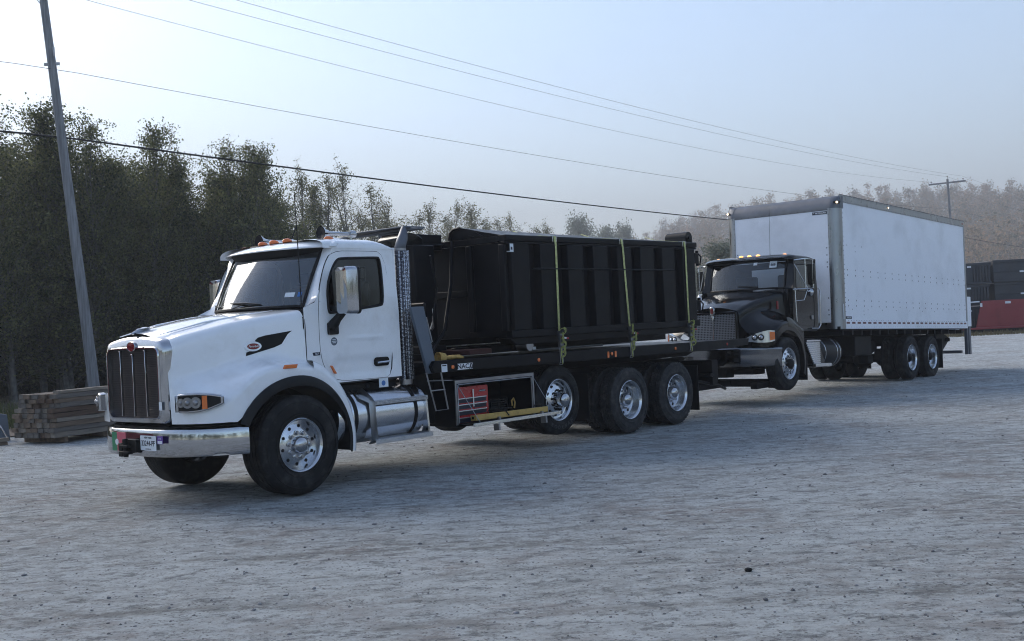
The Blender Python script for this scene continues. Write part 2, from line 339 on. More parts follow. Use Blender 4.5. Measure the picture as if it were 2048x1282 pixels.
# ------------------------------------------------------------------ wheels
def tyre_mesh(name, Rr, Wd, rim=.30, blocks=0, grooves=4):
    h = Wd / 2; p = [(rim, h - .035), (rim + .02, h - .015), (rim + .09, h - .001), (Rr - .10, h), (Rr - .05, h - .008), (Rr - .022, h - .022), (Rr - .008, h - .040)]
    zs = np.linspace(h - .045, -h + .045, grooves + 1)
    for a, b in zip(zs[:-1], zs[1:]):
        p += [(Rr, a - .004), (Rr, b + .009), (Rr - .014, b + .005), (Rr - .014, b - .002)]
    p = p[:-2]; p += [(Rr - .008, -h + .040), (Rr - .05, -h + .008), (Rr - .10, -h), (rim + .09, -h + .001), (rim, -h + .035)]
    mb = MB().lathe(p, n=72)
    # moulded rings on the side wall
    for rr in (rim + .045, Rr - .085): mb.lathe([(rr, h - .006), (rr + .004, h + .003), (rr + .010, h + .003), (rr + .014, h - .006)], n=72)
    if blocks:
        cols = 5; w = (Wd - .05) / cols
        for c in range(cols):
            y0 = -h + .025 + c * w + .005; y1 = y0 + w - .010
            for k in range(blocks):
                a = 2 * math.pi * (k + (.5 if c % 2 else 0)) / blocks; da = .39 * 2 * math.pi / blocks
                vs = []
                for rr, kk in ((Rr - .02, 1.0), (Rr + .004, .92)):
                    for aa, yy in ((a - da * kk, y0), (a - da * kk * .7, y1), (a + da * kk, y1), (a + da * kk * .7, y0)): vs.append((rr * math.cos(aa), yy, rr * math.sin(aa)))
                mb.add(vs, [(0, 1, 5, 4), (1, 2, 6, 5), (2, 3, 7, 6), (3, 0, 4, 7), (4, 5, 6, 7)])
    me = mesh_of(name, mb, 30); me.materials.append(M['tread']if blocks else M['rubber']); return me
def ringpts(n, r, ph=0): return [(r * math.cos(2 * math.pi * k / n + ph), r * math.sin(2 * math.pi * k / n + ph)) for k in range(n)]
def wheel_set(kind):
    """meshes of one wheel, axis +Y outboard, y=0 at the tyre's middle: dict part -> mesh"""
    out = {}
    if kind == 'steer': Rr, Wd, blk = .56, .40, 0
    elif kind == 'drive': Rr, Wd, blk = .512, .275, 46
    elif kind == 'trailer': Rr, Wd, blk = .512, .275, 0
    elif kind == 'pusher': Rr, Wd, blk = .505, .30, 0
    elif kind == 'steer_small': Rr, Wd, blk = .512, .285, 0
    out['tyre'] = tyre_mesh(kind + '_tyre', Rr, Wd, .298, blk, 5)
    h = Wd / 2
    flange = [(.285, -h + .03), (.285, h - .10), (.278, h - .06), (.284, h - .035), (.300, h - .022), (.304, h - .012), (.298, h - .008), (.290, h - .014), (.276, h - .04)]
    rim = MB().lathe(flange[::-1] , n=64)
    holes = MB(); nuts = MB(); cap = MB()
    if kind == 'drive' or kind == 'trailer':
        yd = h - .165       # deep dish
        rim.lathe([(.276, h - .04), (.270, h - .07), (.262, yd + .02), (.245, yd), (.165, yd + .004), (.155, yd + .010), (.0, yd + .010)], n=64)
        for x, z in ringpts(10, .205): holes.cyl((x, yd - .01, z), (x, yd + .0045, z), .026, 16)
        for x, z in ringpts(10, .143, .31): nuts.cyl((x, yd, z), (x, yd + .045, z), .017, 8)
        cap.lathe([(.100, yd + .006), (.100, yd + .075), (.092, yd + .105), (.07, yd + .128), (.035, yd + .141), (.0005, yd + .144)], n=40)
    elif kind in ('steer', 'steer_small'):
        yd = h - (.085 if kind == 'steer' else .045)
        rim.lathe([(.276, h - .04), (.268, h - .06), (.250, yd - .012), (.236, yd - .004), (.190, yd + .006), (.182, yd + .012), (.135, yd + .022), (.0, yd + .022)], n=64)
        for x, z in ringpts(10, .214): holes.cyl((x, yd - .01, z), (x, yd + .0065, z), .019, 16)
        for x, z in ringpts(10, .143, .31): nuts.cyl((x, yd + .018, z), (x, yd + .058, z), .018, 8).lathe([(.028, 0), (.028, .006), (.018, .008)], (x, yd + .021, z), n=16)
        cap.lathe([(.098, yd + .02), (.098, yd + .05), (.092, yd + .078), (.07, yd + .10), (.035, yd + .112), (.0005, yd + .115)], n=40)
    else:                    # pusher axle: domed disc with a long hub
        yd = h - .05
        rim.lathe([(.276, h - .04), (.262, h - .075), (.24, yd - .03), (.20, yd - .008), (.165, yd + .004), (.155, yd + .010), (.0, yd + .010)], n=64)
        for x, z in ringpts(10, .215): holes.cyl((x, yd - .03, z), (x, yd - .010, z), .024, 16)
        for x, z in ringpts(10, .143, .31): nuts.cyl((x, yd, z), (x, yd + .05, z), .017, 8)
        cap.lathe([(.115, yd + .01), (.112, yd + .085), (.100, yd + .13), (.100, yd + .15), (.085, yd + .172), (.05, yd + .188), (.0005, yd + .193)], n=40)
    for k, mb, m in (('rim', rim, 'alu'), ('hand_hole', holes, 'dark'), ('lug_nut', nuts, 'chrome' if kind not in ('pusher', 'trailer') else 'frame'), ('hub_cap', cap, 'frame' if kind in ('trailer', 'steer_small') else 'chrome')):
        me = mesh_of(kind + '_' + k, mb, 40); me.materials.append(M[m]); out[k] = me
    return out
WH = {k: wheel_set(k) for k in ('steer', 'drive', 'trailer', 'pusher', 'steer_small')}
def put_wheel(kind, x, y, z, parent, far=False, inner=False, label=None, rotk=0.0):
    ms = WH[kind]
    w = link(bpy.data.objects.new('wheel', ms['rim']), parent)
    w.location = (x, -y if far else y, z); w.rotation_euler = (0, rotk, math.pi if far else 0)
    if label: w['label'] = label
    for k in ('tyre', 'hub_cap', 'lug_nut', 'hand_hole'):
        if inner and k != 'tyre': continue
        link(bpy.data.objects.new(k, ms[k]), w)
    return w

# ------------------------------------------------------------------ shared body builders
def sm(x): x = min(1, max(0, x)); return x * x * (3 - 2 * x)
def hood_mesh(P):
    """lofted bonnet with fender bulges; stations along X from front to rear"""
    xs = P['xs']; rows = []
    itp = lambda key, x: float(np.interp(x, P[key][0], P[key][1]))
    for x in xs:
        w, zc, sd_, F, zcr, soft, zb = (itp(k, x) for k in ('w', 'zc', 'drop', 'F', 'crest', 'soft', 'zb'))
        if 'arch' in P:
            cx, cz, af, ar, b = P['arch']; a = af if x > cx else ar; t = (x - cx) / a
            if abs(t) < 1: zb = max(zb, cz + b * math.sqrt(1 - t * t))
        zsh = zc - sd_; r = P['r']; half = []
        def Wd(z):
            base = w + .06 * max(0, zsh - z)
            s = sm((zcr + soft * .5 - z) / soft)
            return base + max(0, F - base) * s
        N = 26
        zt = zsh - r
        for k in range(N + 1):
            z = zb + (zt - zb) * k / N; half.append((Wd(z), z))
        wt = half[-1][0]
        for k in range(1, 7):
            a = R(90 * k / 6); half.append((wt - r + r * math.cos(a), zt + r * math.sin(a)))
        w0, z0 = half[-1]
        for k in range(1, 9):
            t = k / 8; y = w0 * (1 - t); half.append((y, z0 + (zc - z0) * (1 - (y / w0) ** 2)))
        rows.append([(x, y, z) for y, z in half] + [(x, -y, z) for y, z in half[-2::-1]])
    return MB().grid(rows)
def sweep_plan(pl, prof):
    rows = []
    for i, (x, y) in enumerate(pl):
        a, b = pl[max(0, i - 1)], pl[min(len(pl) - 1, i + 1)]; tx, ty = b[0] - a[0], b[1] - a[1]; l = math.hypot(tx, ty); nx, ny = -ty / l, tx / l
        rows.append([(x + nx * d, y + ny * d, z) for d, z in prof])
    return rows
def polar_hit(poly, c, a):
    best = None; dx, dz = math.cos(a), math.sin(a)
    for i in range(len(poly)):
        (x0, z0), (x1, z1) = poly[i], poly[(i + 1) % len(poly)]
        ex, ez = x1 - x0, z1 - z0; den = dx * ez - dz * ex
        if abs(den) < 1e-12: continue
        t = ((x0 - c[0]) * ez - (z0 - c[1]) * ex) / den; u = ((x0 - c[0]) * dz - (z0 - c[1]) * dx) / den
        if t > 0 and -1e-9 <= u <= 1 + 1e-9 and (best is None or t < best): best = t
    return (c[0] + dx * best, c[1] + dz * best)
def ring_panel(outer, inner, c, yf, n=72, far=False, steps=3):
    an = {round(math.atan2(z - c[1], x - c[0]), 6) for x, z in outer + inner} | {round(-math.pi + 2 * math.pi * k / n, 6) for k in range(n)}
    an = sorted(an); keep = [an[0]]
    for a in an[1:]:
        if a - keep[-1] > 2e-3: keep.append(a)
    rows = []
    for a in keep:
        p, q = polar_hit(outer, c, a), polar_hit(inner, c, a); row = []
        for k in range(steps + 1):
            t = k / steps; x, z = p[0] + (q[0] - p[0]) * t, p[1] + (q[1] - p[1]) * t; y = yf(x, z); row.append((x, -y if far else y, z))
        rows.append(row)
    mb = MB().grid(rows + [rows[0]])
    if far: mb.f = [f[::-1] for f in mb.f]
    return mb
def fill_panel(poly, yf, far=False):
    vs = [(x, -yf(x, z) if far else yf(x, z), z) for x, z in poly]; mb = MB(); mb.add(vs, [tuple(range(len(vs)))]); return mb
def smooth_poly(pts, it=2):
    for _ in range(it):
        q = []
        for i in range(len(pts)):
            a, b = pts[i], pts[(i + 1) % len(pts)]
            q += [(a[0] * .78 + b[0] * .22, a[1] * .78 + b[1] * .22), (a[0] * .22 + b[0] * .78, a[1] * .22 + b[1] * .78)]
        pts = q
    return pts
def closed_tube(poly, yf, r, far=False, n=6):
    pts = [(x, -yf(x, z) if far else yf(x, z), z) for x, z in poly]; pts += [pts[0], pts[1]]
    return MB().tube(pts, r, n, cap=False)

# ================================================================== TRUCK 1 : white carrier
T1 = empty('carrier_truck', (-3.348, 13.197, 0), (0, 0, 4.0000))
tag(T1, 'long white and black flatbed carrier truck with tall chrome grille, in front', 'truck')
T1.rotation_euler = (0, 0, R(229.155))
def build_t1():
    T = T1
    # ---------------- bonnet and fenders
    xs = sorted(set([1.255, 1.24, 1.22, 1.18, 1.14, 1.10, 1.05, 1.0, .95, .90] + [round(.865 - .86 * (1 - math.cos(R(a))), 4) for a in (0, 6, 12, 20, 30, 40, 50, 60, 70, 80, 90)] + [-.08, -.17, -.25]), reverse=True)
    P = dict(xs=xs, r=.11, w=([-.25, 1.255], [1.035, .585]), zc=([-.25, .15, .55, 1.07, 1.22, 1.255], [2.115, 2.085, 2.04, 1.945, 1.905, 1.895]), drop=([-.25, 1.25], [.035, .10]),
             F=([.70, .85, .95, 1.05, 1.13, 1.20, 1.24, 1.255], [1.215, 1.19, 1.15, 1.08, .99, .86, .70, .60]), crest=([-.25, .13, .33, .6, .85, 1.05, 1.26], [1.44, 1.50, 1.51, 1.43, 1.30, 1.22, 1.15]),
             soft=([-.2, .5, .9, 1.25], [.10, .14, .34, .50]), zb=([-.25, .86, .87, 1.255], [.9, .9, .905, .905]), arch=(0, .56, .865, .74, .775))
    obj('hood', hood_mesh(P), M['white'], T, smooth=50)
    # crease line along the bonnet side and the top centre pressing
    for s in (1, -1):
        obj('hood_crease', MB().tube([(1.22, s * .40, 1.868), (.7, s * .48, 1.985), (.2, s * .55, 2.052), (-.22, s * .60, 2.088)], [.004, .012, .014, .012], 6), M['white'], T)
    # fender trailing part behind the wheel
    for s in (1, -1):
        rows = []
        for k in range(25):
            a = R(107 + (190 - 107) * k / 24); ca, sa = math.cos(a), math.sin(a)
            ai, bi, ao, bo = .735, .775, .83 + .0 * k, .965 - .0 * k
            pi, po = (ai * ca, .56 + bi * sa), (ao * ca, .56 + bo * sa)
            rows.append([(pi[0], s * .95, pi[1]), (pi[0], s * 1.21, pi[1]), ((pi[0] * .5 + po[0] * .5), s * 1.222, pi[1] * .5 + po[1] * .5), (po[0], s * 1.195, po[1]), (po[0] - .012, s * 1.16, po[1] + .012), (po[0] - .02, s * .9, po[1] + .02)])
        mb = MB().grid(rows)
        if s < 0: mb.f = [f[::-1] for f in mb.f]
        obj('fender', mb, M['white'], T, smooth=50)
        # black flare round the wheel arch
        rows = []
        for k in range(41):
            a = R(24 + (192 - 24) * k / 40); ca, sa = math.cos(a), math.sin(a); a_ = .87 if ca > 0 else .745
            o_, i_ = (a_ * ca, .56 + .780 * sa), ((a_ - .10 + .05 * max(0, -ca)) * ca, .56 + .665 * sa)
            rows.append([(o_[0], s * 1.205, o_[1]), (o_[0], s * 1.232, o_[1]), (o_[0] * .75 + i_[0] * .25, s * 1.252, o_[1] * .75 + i_[1] * .25), (i_[0], s * 1.245, i_[1]), (i_[0], s * 1.235, i_[1] + .002), (i_[0] * .98, s * .80, .56 + (i_[1] - .56) * .98)])
        mb = MB().grid(rows)
        if s < 0: mb.f = [f[::-1] for f in mb.f]
        obj('wheel_arch', mb, M['plastic'], T, smooth=45)
        mb = MB(); mb.lathe([(.70, -.40), (.70, .0)], (0, s * .82 + (0 if s < 0 else 0), .60), 'y', 40, R(-10), R(200)); obj('wheel_housing', mb, M['dark'], T)
        obj('side_marker', MB().prism([(.02, 1.425), (.20, 1.425), (.175, 1.468), (.0, 1.468)], s * 1.205, s * 1.232), M['orange'], T, bevel=.006)
    # firewall and engine mass behind the bonnet skin
    obj('engine', MB().box(-.2, 1.15, -.42, .42, .55, 1.55), M['frame'], T, bevel=.05)
    # ---------------- grille surround
    out = rrect(-.612, .612, .895, 1.80, .10, 8); out = [(y, z + (.075 * (1 - (y / .612) ** 2) if z > 1.4 else 0)) for y, z in out]
    top = []
    # denser top edge for the crown
    o2 = []
    for i in range(len(out)):
        a, b = out[i], out[(i + 1) % len(out)]
        d = math.hypot(b[0] - a[0], b[1] - a[1]); k = max(1, int(d / .06))
        for j in range(k):
            y = a[0] + (b[0] - a[0]) * j / k; z = a[1] + (b[1] - a[1]) * j / k
            if a[1] > 1.7 and b[1] > 1.7 and k > 2: z = 1.80 + .075 * (1 - (y / .612) ** 2)
            o2.append((y, z))
    inn = [(y, z) for y, z in rrect(-.508, .508, .975, 1.722, .075, 8)]
    # emblem notch is a separate piece
    c = (0, 1.35)
    def sec(a):
        p = polar_hit(o2, c, a); q = polar_hit(inn, c, a)
        L = []
        for t, x in ((0, 1.12), (0, 1.225), (.10, 1.272), (.28, 1.296), (.78, 1.305), (.86, 1.322), (.96, 1.322), (1.0, 1.27)):
            L.append((x, p[0] + (q[0] - p[0]) * t, p[1] + (q[1] - p[1]) * t))
        return L
    rows = [sec(2 * math.pi * k / 144) for k in range(145)]
    obj('grille_surround', MB().grid(rows), M['chrome'], T, smooth=40)
    g = obj('grille', MB().prism(inn, 1.268, 1.278, 'x'), M['grillemesh'], T)
    for y, zt in ((-.255, 1.70), (.0, 1.655), (.255, 1.70)):
        obj('bar', MB().box(1.290, 1.318, y - .007, y + .007, .985, zt).box(1.290, 1.322, y - .02, y + .012, zt - .004, zt + .014), M['chrome'], g, bevel=.004)
    em = obj('emblem', MB().lathe([(.104, -.01), (.104, .012), (.096, .020), (.090, .012)], ax='x', n=40), M['chrome'], T)
    em.data.transform(Matrix.Translation((1.306, 0, 1.755)) @ Matrix.Diagonal((1, .86, .54, 1)))
    mb = MB().lathe([(.093, .0), (.093, .016), (.0, .020)], ax='x', n=40); e2 = obj('emblem_face', mb, M['badge'], em); e2.data.transform(Matrix.Translation((1.306, 0, 1.755)) @ Matrix.Diagonal((1, .86, .54, 1)))
    text('emblem_lettering', 'Peterbilt', .042, front_M(1.327, 0, 1.755), M['badge'], em, .25)
    # bonnet ornament
    orn = MB().tube([(1.30, 0, 1.895), (1.22, 0, 1.925), (1.08, 0, 1.952)], [.012, .028, .008], 8)
    for s in (1, -1): orn.add([(1.27, 0, 1.93), (1.10, s * .105, 1.968), (1.05, s * .10, 1.966), (1.12, 0, 1.945)], [(0, 1, 2, 3), (3, 2, 1, 0)])
    obj('hood_ornament', orn, M['chrome'], T)
    for k, (zz) in enumerate((1.12,)):
        obj('sticker', MB().box(1.22, 1.262, .6125, .6145, 1.06, 1.15), M['sticker'], T)
    obj('sticker', MB().box(1.3232, 1.3242, .515, .572, 1.06, 1.15), M['sticker'], T)
    # ---------------- headlights
    for s in (1, -1):
        pod = MB(); prof = [(1.225, .86), (1.215, .80), (1.10, 1.10), (.96, 1.215)]
        # lens body follows the curved corner: sections along it
        path = [(1.262, .775), (1.250, .81), (1.215, .91), (1.155, 1.01), (1.075, 1.10), (.99, 1.17), (.965, 1.19)]
        zt = [1.205, 1.232, 1.240, 1.240, 1.228, 1.205, 1.185]; zb = [1.045, 1.025, 1.022, 1.030, 1.055, 1.095, 1.115]
        def strip(off, d0, d1, k0=0, k1=7):
            rows = []
            for i in range(k0, k1):
                x, y = path[i]; j = min(i + 1, 6); jj = max(i - 1, 0); tx, ty = path[j][0] - path[jj][0], path[j][1] - path[jj][1]; l = math.hypot(tx, ty); nx, ny = ty / l, -tx / l
                a, b = zb[i] + off, zt[i] - off
                rows.append([(x + nx * d, s * (y + ny * d), z) for d, z in ((d0, a), (d1, a + .004), (d1, b - .004), (d0, b))])
            mb = MB().grid(rows, True); n = len(rows) * 4; mb.f += [(0, 1, 2, 3), (n - 1, n - 2, n - 3, n - 4)]
            if s < 0: mb.f = [f[::-1] for f in mb.f]
            return mb
        hl = obj('headlight', strip(0, -.05, .030), M['chrome'], T, bevel=.012)
        obj('lamp_bowl', strip(.020, .0, .0335, 1, 6), M['plastic'], hl, bevel=.004)
        ob = MB()
        for i, rr in ((1.35, .040), (2.05, .050), (2.85, .052)):
            k = int(i); t = i - k; x = path[k][0] * (1 - t) + path[k + 1][0] * t; y = path[k][1] * (1 - t) + path[k + 1][1] * t
            tx, ty = path[k + 1][0] - path[k][0], path[k + 1][1] - path[k][1]; l = math.hypot(tx, ty); nx, ny = ty / l, -tx / l
            ob.tube([(x + nx * .02, s * (y + ny * .02), 1.135), (x + nx * .045, s * (y + ny * .045), 1.135)], [rr + .008, rr + .008], 18)
            ob.sphere((x + nx * .036, s * (y + ny * .036), 1.135), rr * .62, 8)
        obj('projector', ob, M['steel'], hl)
        a_, b_ = Vector(path[3]), Vector(path[4]); q0, q1 = a_.lerp(b_, .35), a_.lerp(b_, .80); nv = Vector((b_.y - a_.y, -(b_.x - a_.x))).normalized() * .0375
        v = [(q.x + nv.x, s * (q.y + nv.y), z) for q in (q0, q1) for z in (1.065, 1.205)]
        obj('turn_signal', MB().add(v + [(x - nv.x * .8, y - s * nv.y * .8, z) for x, y, z in v], [(0, 1, 3, 2), (4, 6, 7, 5), (0, 4, 5, 1), (2, 3, 7, 6), (0, 2, 6, 4), (1, 5, 7, 3)]), M['orange'], hl)
    # ---------------- bumper
    pl = [(1.34 - .63 * (abs(y) / 1.245) ** 3.4, y) for y in (1.245 * math.sin(R(90 * k / 22)) for k in range(22, -23, -1))]
    prof = [(-.13, .85), (-.018, .85), (-.006, .847), (0, .838), (.006, .80), (.012, .74), (.012, .66), (.006, .60), (0, .565), (-.006, .555), (-.02, .55), (-.08, .55)]
    rows = sweep_plan(pl, prof)
    bp = obj('bumper', MB().grid(rows), M['chrome'], T, smooth=89)
    mb = MB(); mb.prism([(x - .05, y * .92) for x, y in pl], .856, .872, 'z'); obj('bumper_top', mb, M['plastic'], bp)
    plt_ = obj('number_plate', MB().rbox(1.352, 1.356, .16, .47, .625, .785, .012, 'x'), M['sticker'], T)
    text('plate_number', '33244-PF', .082, front_M(1.3575, .315, .700), M['ink'], plt_, 0, .0005, .0012, .86)
    text('plate_state', 'NEW YORK', .028, front_M(1.3575, .315, .763), M['ink'], plt_, 0, .0005, .0006)
    text('plate_caption', 'COMMERCIAL', .018, front_M(1.3575, .315, .640), M['ink'], plt_, 0, .0005)
    pk = obj('purple_sticker', MB().rbox(1.345, 1.350, .488, .595, .70, .785, .006, 'x'), M['purple'], T)
    obj('sticker_panel', MB().box(1.3502, 1.351, .498, .585, .705, .735), M['sticker'], pk); text('sticker_text', 'IFTA', .026, front_M(1.3515, .541, .758), M['sticker'], pk)
    fl = obj('flag_plate', MB().rbox(1.350, 1.354, -.435, -.33, .60, .81, .004, 'x'), M['green'], T)
    obj('red_field', MB().box(1.3505, 1.3548, -.328, -.145, .60, .81), M['plred'], fl)
    obj('crest', MB().lathe([(.034, 0), (.034, .003), (.024, .0045), (.018, .003), (.0, .003)], (1.3545, -.330, .70), 'x', 20), M['badgewhite'], fl)
    tow = MB().box(1.34, 1.40, -.145, .14, .60, .74).box(1.40, 1.46, -.12, .08, .585, .615).box(1.40, 1.46, -.10, .06, .655, .685).cyl((1.43, -.02, .55), (1.43, -.02, .75), .028, 12).box(1.38, 1.44, -.16, -.09, .55, .70)
    obj('tow_pin', tow, M['frame'], T, bevel=.006)
    sc = MB().add([(.885, 1.152, .556), (.93, 1.118, .575), (1.0, 1.06, .578), (1.04, 1.03, .556)], [(0, 1, 2, 3)]); obj('bumper_dent', sc, M['alu'], bp)
    # ---------------- cab
    yf = lambda x, z: 1.055 - .03 * sm((z - 2.0) / .8) - .0 * x
    door = smooth_poly([(-.73, 2.762), (-.60, 2.58), (-.475, 2.22), (-.462, 1.66), (-.50, 1.42), (-.665, 1.225), (-1.30, 1.220), (-1.602, 1.222), (-1.598, 1.9), (-1.585, 2.765), (-1.2, 2.768)], 2)
    win = smooth_poly([(-.80, 2.665), (-.70, 2.53), (-.615, 2.33), (-.612, 2.04), (-.66, 2.03), (-1.40, 2.100), (-1.495, 2.12), (-1.497, 2.69), (-1.40, 2.692), (-.9, 2.680)], 2)
    shell = [(-.25, 1.42), (-.25, 2.10), (-.42, 2.16), (-.62, 2.50), (-.76, 2.80), (-.95, 2.825), (-1.60, 2.825), (-1.72, 2.79), (-1.745, 2.0), (-1.745, 1.215), (-.66, 1.205), (-.45, 1.30), (-.33, 1.38)]
    grow = lambda poly, k, c=(-1.05, 2.0): [(c[0] + (x - c[0]) * k, c[1] + (z - c[1]) * k) for x, z in poly]
    for s in (1, -1):
        far = s < 0
        obj('cab_side', ring_panel(shell, grow(door, 1.006), (-1.05, 2.0), lambda x, z: yf(x, z), far=far, n=110), M['white'], T, smooth=50)
        obj('door_gap', closed_tube(grow(door, 1.003), lambda x, z: yf(x, z) - .006, .007, far), M['dark'], T)
        d = obj('door', ring_panel(door, win, (-1.05, 2.35), lambda x, z: yf(x, z) + .004 + .010 * math.exp(-((z - 1.72) / .018) ** 2) * sm((-.80 - x) / .2) * sm((x + 1.52) / .1) - .016 * math.exp(-((z - 1.38) / .11) ** 4) * sm((-.62 - x) / .10), far=far, n=180, steps=40), M['white'], T, smooth=60)
        obj('window_seal', closed_tube(win, lambda x, z: yf(x, z) + .004, .016, far), M['plastic'], d)
        obj('window', fill_panel(win, lambda x, z: yf(x, z) - .012, far), M['glassdark'], d, smooth=0)
        hb = MB().rbox(-1.535, -1.30, min(s * 1.035, s * 1.066), max(s * 1.035, s * 1.066), 1.362, 1.470, .04)
        h = obj('door_handle_recess', hb, M['dark'], d); obj('handle', MB().tube([(-1.325, s * 1.075, 1.405), (-1.42, s * 1.088, 1.408), (-1.515, s * 1.078, 1.412)], [.014, .018, .015], 8), M['alu'], h)
        obj('marker_light', MB().prism([(-.595, 1.415), (-.62, 1.415), (-.685, 1.315), (-.655, 1.315)] if s > 0 else [(-.595, 1.415), (-.62, 1.415), (-.685, 1.315), (-.655, 1.315)], s * 1.05, s * 1.085), M['orange'], d, bevel=.008)
    # door decal
    dc = obj('door_decal', MB().lathe([(.048, 0), (.048, .002), (0, .002)], (-.678, 1.0595, 1.695), 'y', 28), M['greypanel'], T)
    for k, (tx, z) in enumerate((('NAVARRO', 1.708), ('CONTAINERS', 1.692), ('518', 1.676))): pass
    for z, w in ((1.715, .05), (1.697, .075), (1.679, .05)): obj('decal_line', MB().box(-.678 - w / 2, -.678 + w / 2, 1.0617, 1.0625, z - .004, z + .004), M['sticker'], dc)
    mdl = obj('model_badge', MB().prism([(-.365, 1.542), (-.462, 1.546), (-.455, 1.582), (-.352, 1.578)], 1.052, 1.062), M['ink'], T); text('badge_text', '567', .034, side_M(-.408, 1.0635, 1.562), M['badgewhite'], mdl, .2)
    # A pillars and cowl between glass edge and side
    wb = lambda y: (-.05 - .35 * (abs(y) / .87) ** 2.0, 2.118 + .008)      # windscreen bottom edge x,z
    wt = lambda y: (-.42 - .31 * (abs(y) / .87) ** 2.0, 2.80)
    for s in (1, -1):
        rows = []
        for k in range(11):
            t = k / 10; z = 2.10 + (2.82 - 2.10) * t
            xb, xt = wb(.87)[0], wt(.87)[0]; xg = xb + (xt - xb) * t; xs_ = np.interp(z, [2.10, 2.16, 2.50, 2.80, 2.83], [-.25, -.42, -.62, -.76, -.78])
            row = []
            for j in range(7):
                u = j / 6; a = R(90 * u); x = xg + (xs_ - xg) * (1 - math.cos(a)); y = .87 + (1.05 - .87) * math.sin(a) + 0
                y = min(y, yf(0, z)); row.append((x, s * y, z))
            rows.append(row)
        mb = MB().grid(rows)
        if s > 0: mb.f = [f[::-1] for f in mb.f]
        obj('windscreen_pillar', mb, M['white'], T, smooth=60)
        obj('cowl_side', MB().grid([[(-.24, s * 1.0, 2.05), (-.24, s * 1.045, 1.98), (-.24, s * 1.05, 1.45)], [(-.27, s * 1.0, 2.08), (-.27, s * 1.052, 1.98), (-.27, s * 1.055, 1.42)]]), M['dark'], T)
        obj('cowl_seam', MB().tube([(-.262, s * .98, 2.085), (-.262, s * 1.045, 2.03), (-.262, s * 1.058, 1.9), (-.262, s * 1.06, 1.43)], .005, 6), M['dark'], T)
        obj('pillar_seam', MB().tube([(-.43, s * .99, 2.165), (-.50, s * 1.058, 2.165)], .004, 6), M['dark'], T)
    # windscreen
    rows = []
    for j in range(9):
        t = j / 8; row = []
        for i in range(25):
            y = -.87 + 1.74 * i / 24; (xb, zb_), (xt, zt_) = wb(y), wt(y); row.append((xb + (xt - xb) * t + .02 * math.sin(math.pi * t), y, zb_ + (zt_ - zb_) * t))
        rows.append(row)
    ws = obj('windscreen', MB().grid(rows), M['glass'], T, smooth=60)
    edge = rows[0] + [r[-1] for r in rows[1:]] + rows[-1][-2::-1] + [r[0] for r in rows[-2:0:-1]]
    obj('windscreen_seal', MB().tube([(x + .006, y, z) for x, y, z in edge + edge[:2]], .020, 6, False), M['plastic'], ws)
    def on_ws(y, t, d=.008):
        (xb, zb_), (xt, zt_) = wb(y), wt(y); return (xb + (xt - xb) * t + .02 * math.sin(math.pi * t) + d, y, zb_ + (zt_ - zb_) * t)
    for y0, y1, t0, t1, m in ((.66, .76, .17, .25, 'sticker'), (.79, .83, .17, .25, 'blue')):
        obj('inspection_sticker', MB().add([on_ws(y0, t0), on_ws(y1, t0), on_ws(y1, t1), on_ws(y0, t1)], [(0, 1, 2, 3)]), M[m], ws)
    for y0, y1 in ((.0, .42), (-.72, -.36)):
        w = MB().tube([on_ws(y0 - .02, .02, .02), on_ws((y0 + y1) / 2, .10, .045)], .008, 6).tube([on_ws(y0 - .10, .12, .02), on_ws((y0 + y1) / 2, .10, .045), on_ws(y1, .07, .02)], [.006, .013, .006], 6)
        obj('wiper', w, M['plastic'], T)
    obj('cowl_panel', MB().grid([[(x + dx, y, z) for y in np.linspace(-.98, .98, 25) for x, z in [(wb(y)[0], 2.10 + dz)]] for dx, dz in ((-.02, .01), (.05, -.005), (.16, -.06))]), M['plastic'], T, smooth=60)
    # roof
    rows = []
    for i in range(15):
        x = -.60 - 1.15 * i / 14; f = 1 - sm((x + 1.35) / -.40) * .0
        rear = max(0, (-1.38 - x) / .37); front = max(0, (x + .85) / .25); zc = 2.945 - .135 * rear ** 2.2 - .02 * front ** 2
        row = []
        for j in range(33):
            a = math.pi * j / 32; cy = math.cos(a); sy = math.sin(a)
            y = 1.030 * (abs(cy) ** .42) * (1 if cy > 0 else -1); z = 2.80 + (zc - 2.80) * (sy ** .55)
            row.append((x, y, z))
        rows.append(row)
    obj('roof', MB().grid(rows), M['white'], T, smooth=70)
    # sun visor
    rows = []
    for j in range(10):
        t = j / 9; row = []
        for i in range(41):
            u = -1 + 2 * i / 40; y = 1.09 * u
            xr, zr = -.74 - .05 * abs(u) ** 3, 2.93 - .045 * u * u - .03 * abs(u) ** 8
            xf, zf = -.31 - .45 * abs(u) ** 2.4, 2.815 + .0 * u
            row.append((xr + (xf - xr) * t, y, zr + (zf - zr) * (t ** 1.5)))
        rows.append(row)
    obj('sun_visor', MB().grid(rows), M['white'], T, smooth=60, thick=.014, off=0)
    rows = [[(-.31 - .45 * abs(u) ** 2.4 - .02 - .10 * t, .96 * u, 2.812 - .13 * t + .05 * t * u * u) for u in np.linspace(-1, 1, 31)] for t in (0, .5, 1)]
    obj('visor_underside', MB().grid(rows), M['dark'], T, smooth=60)
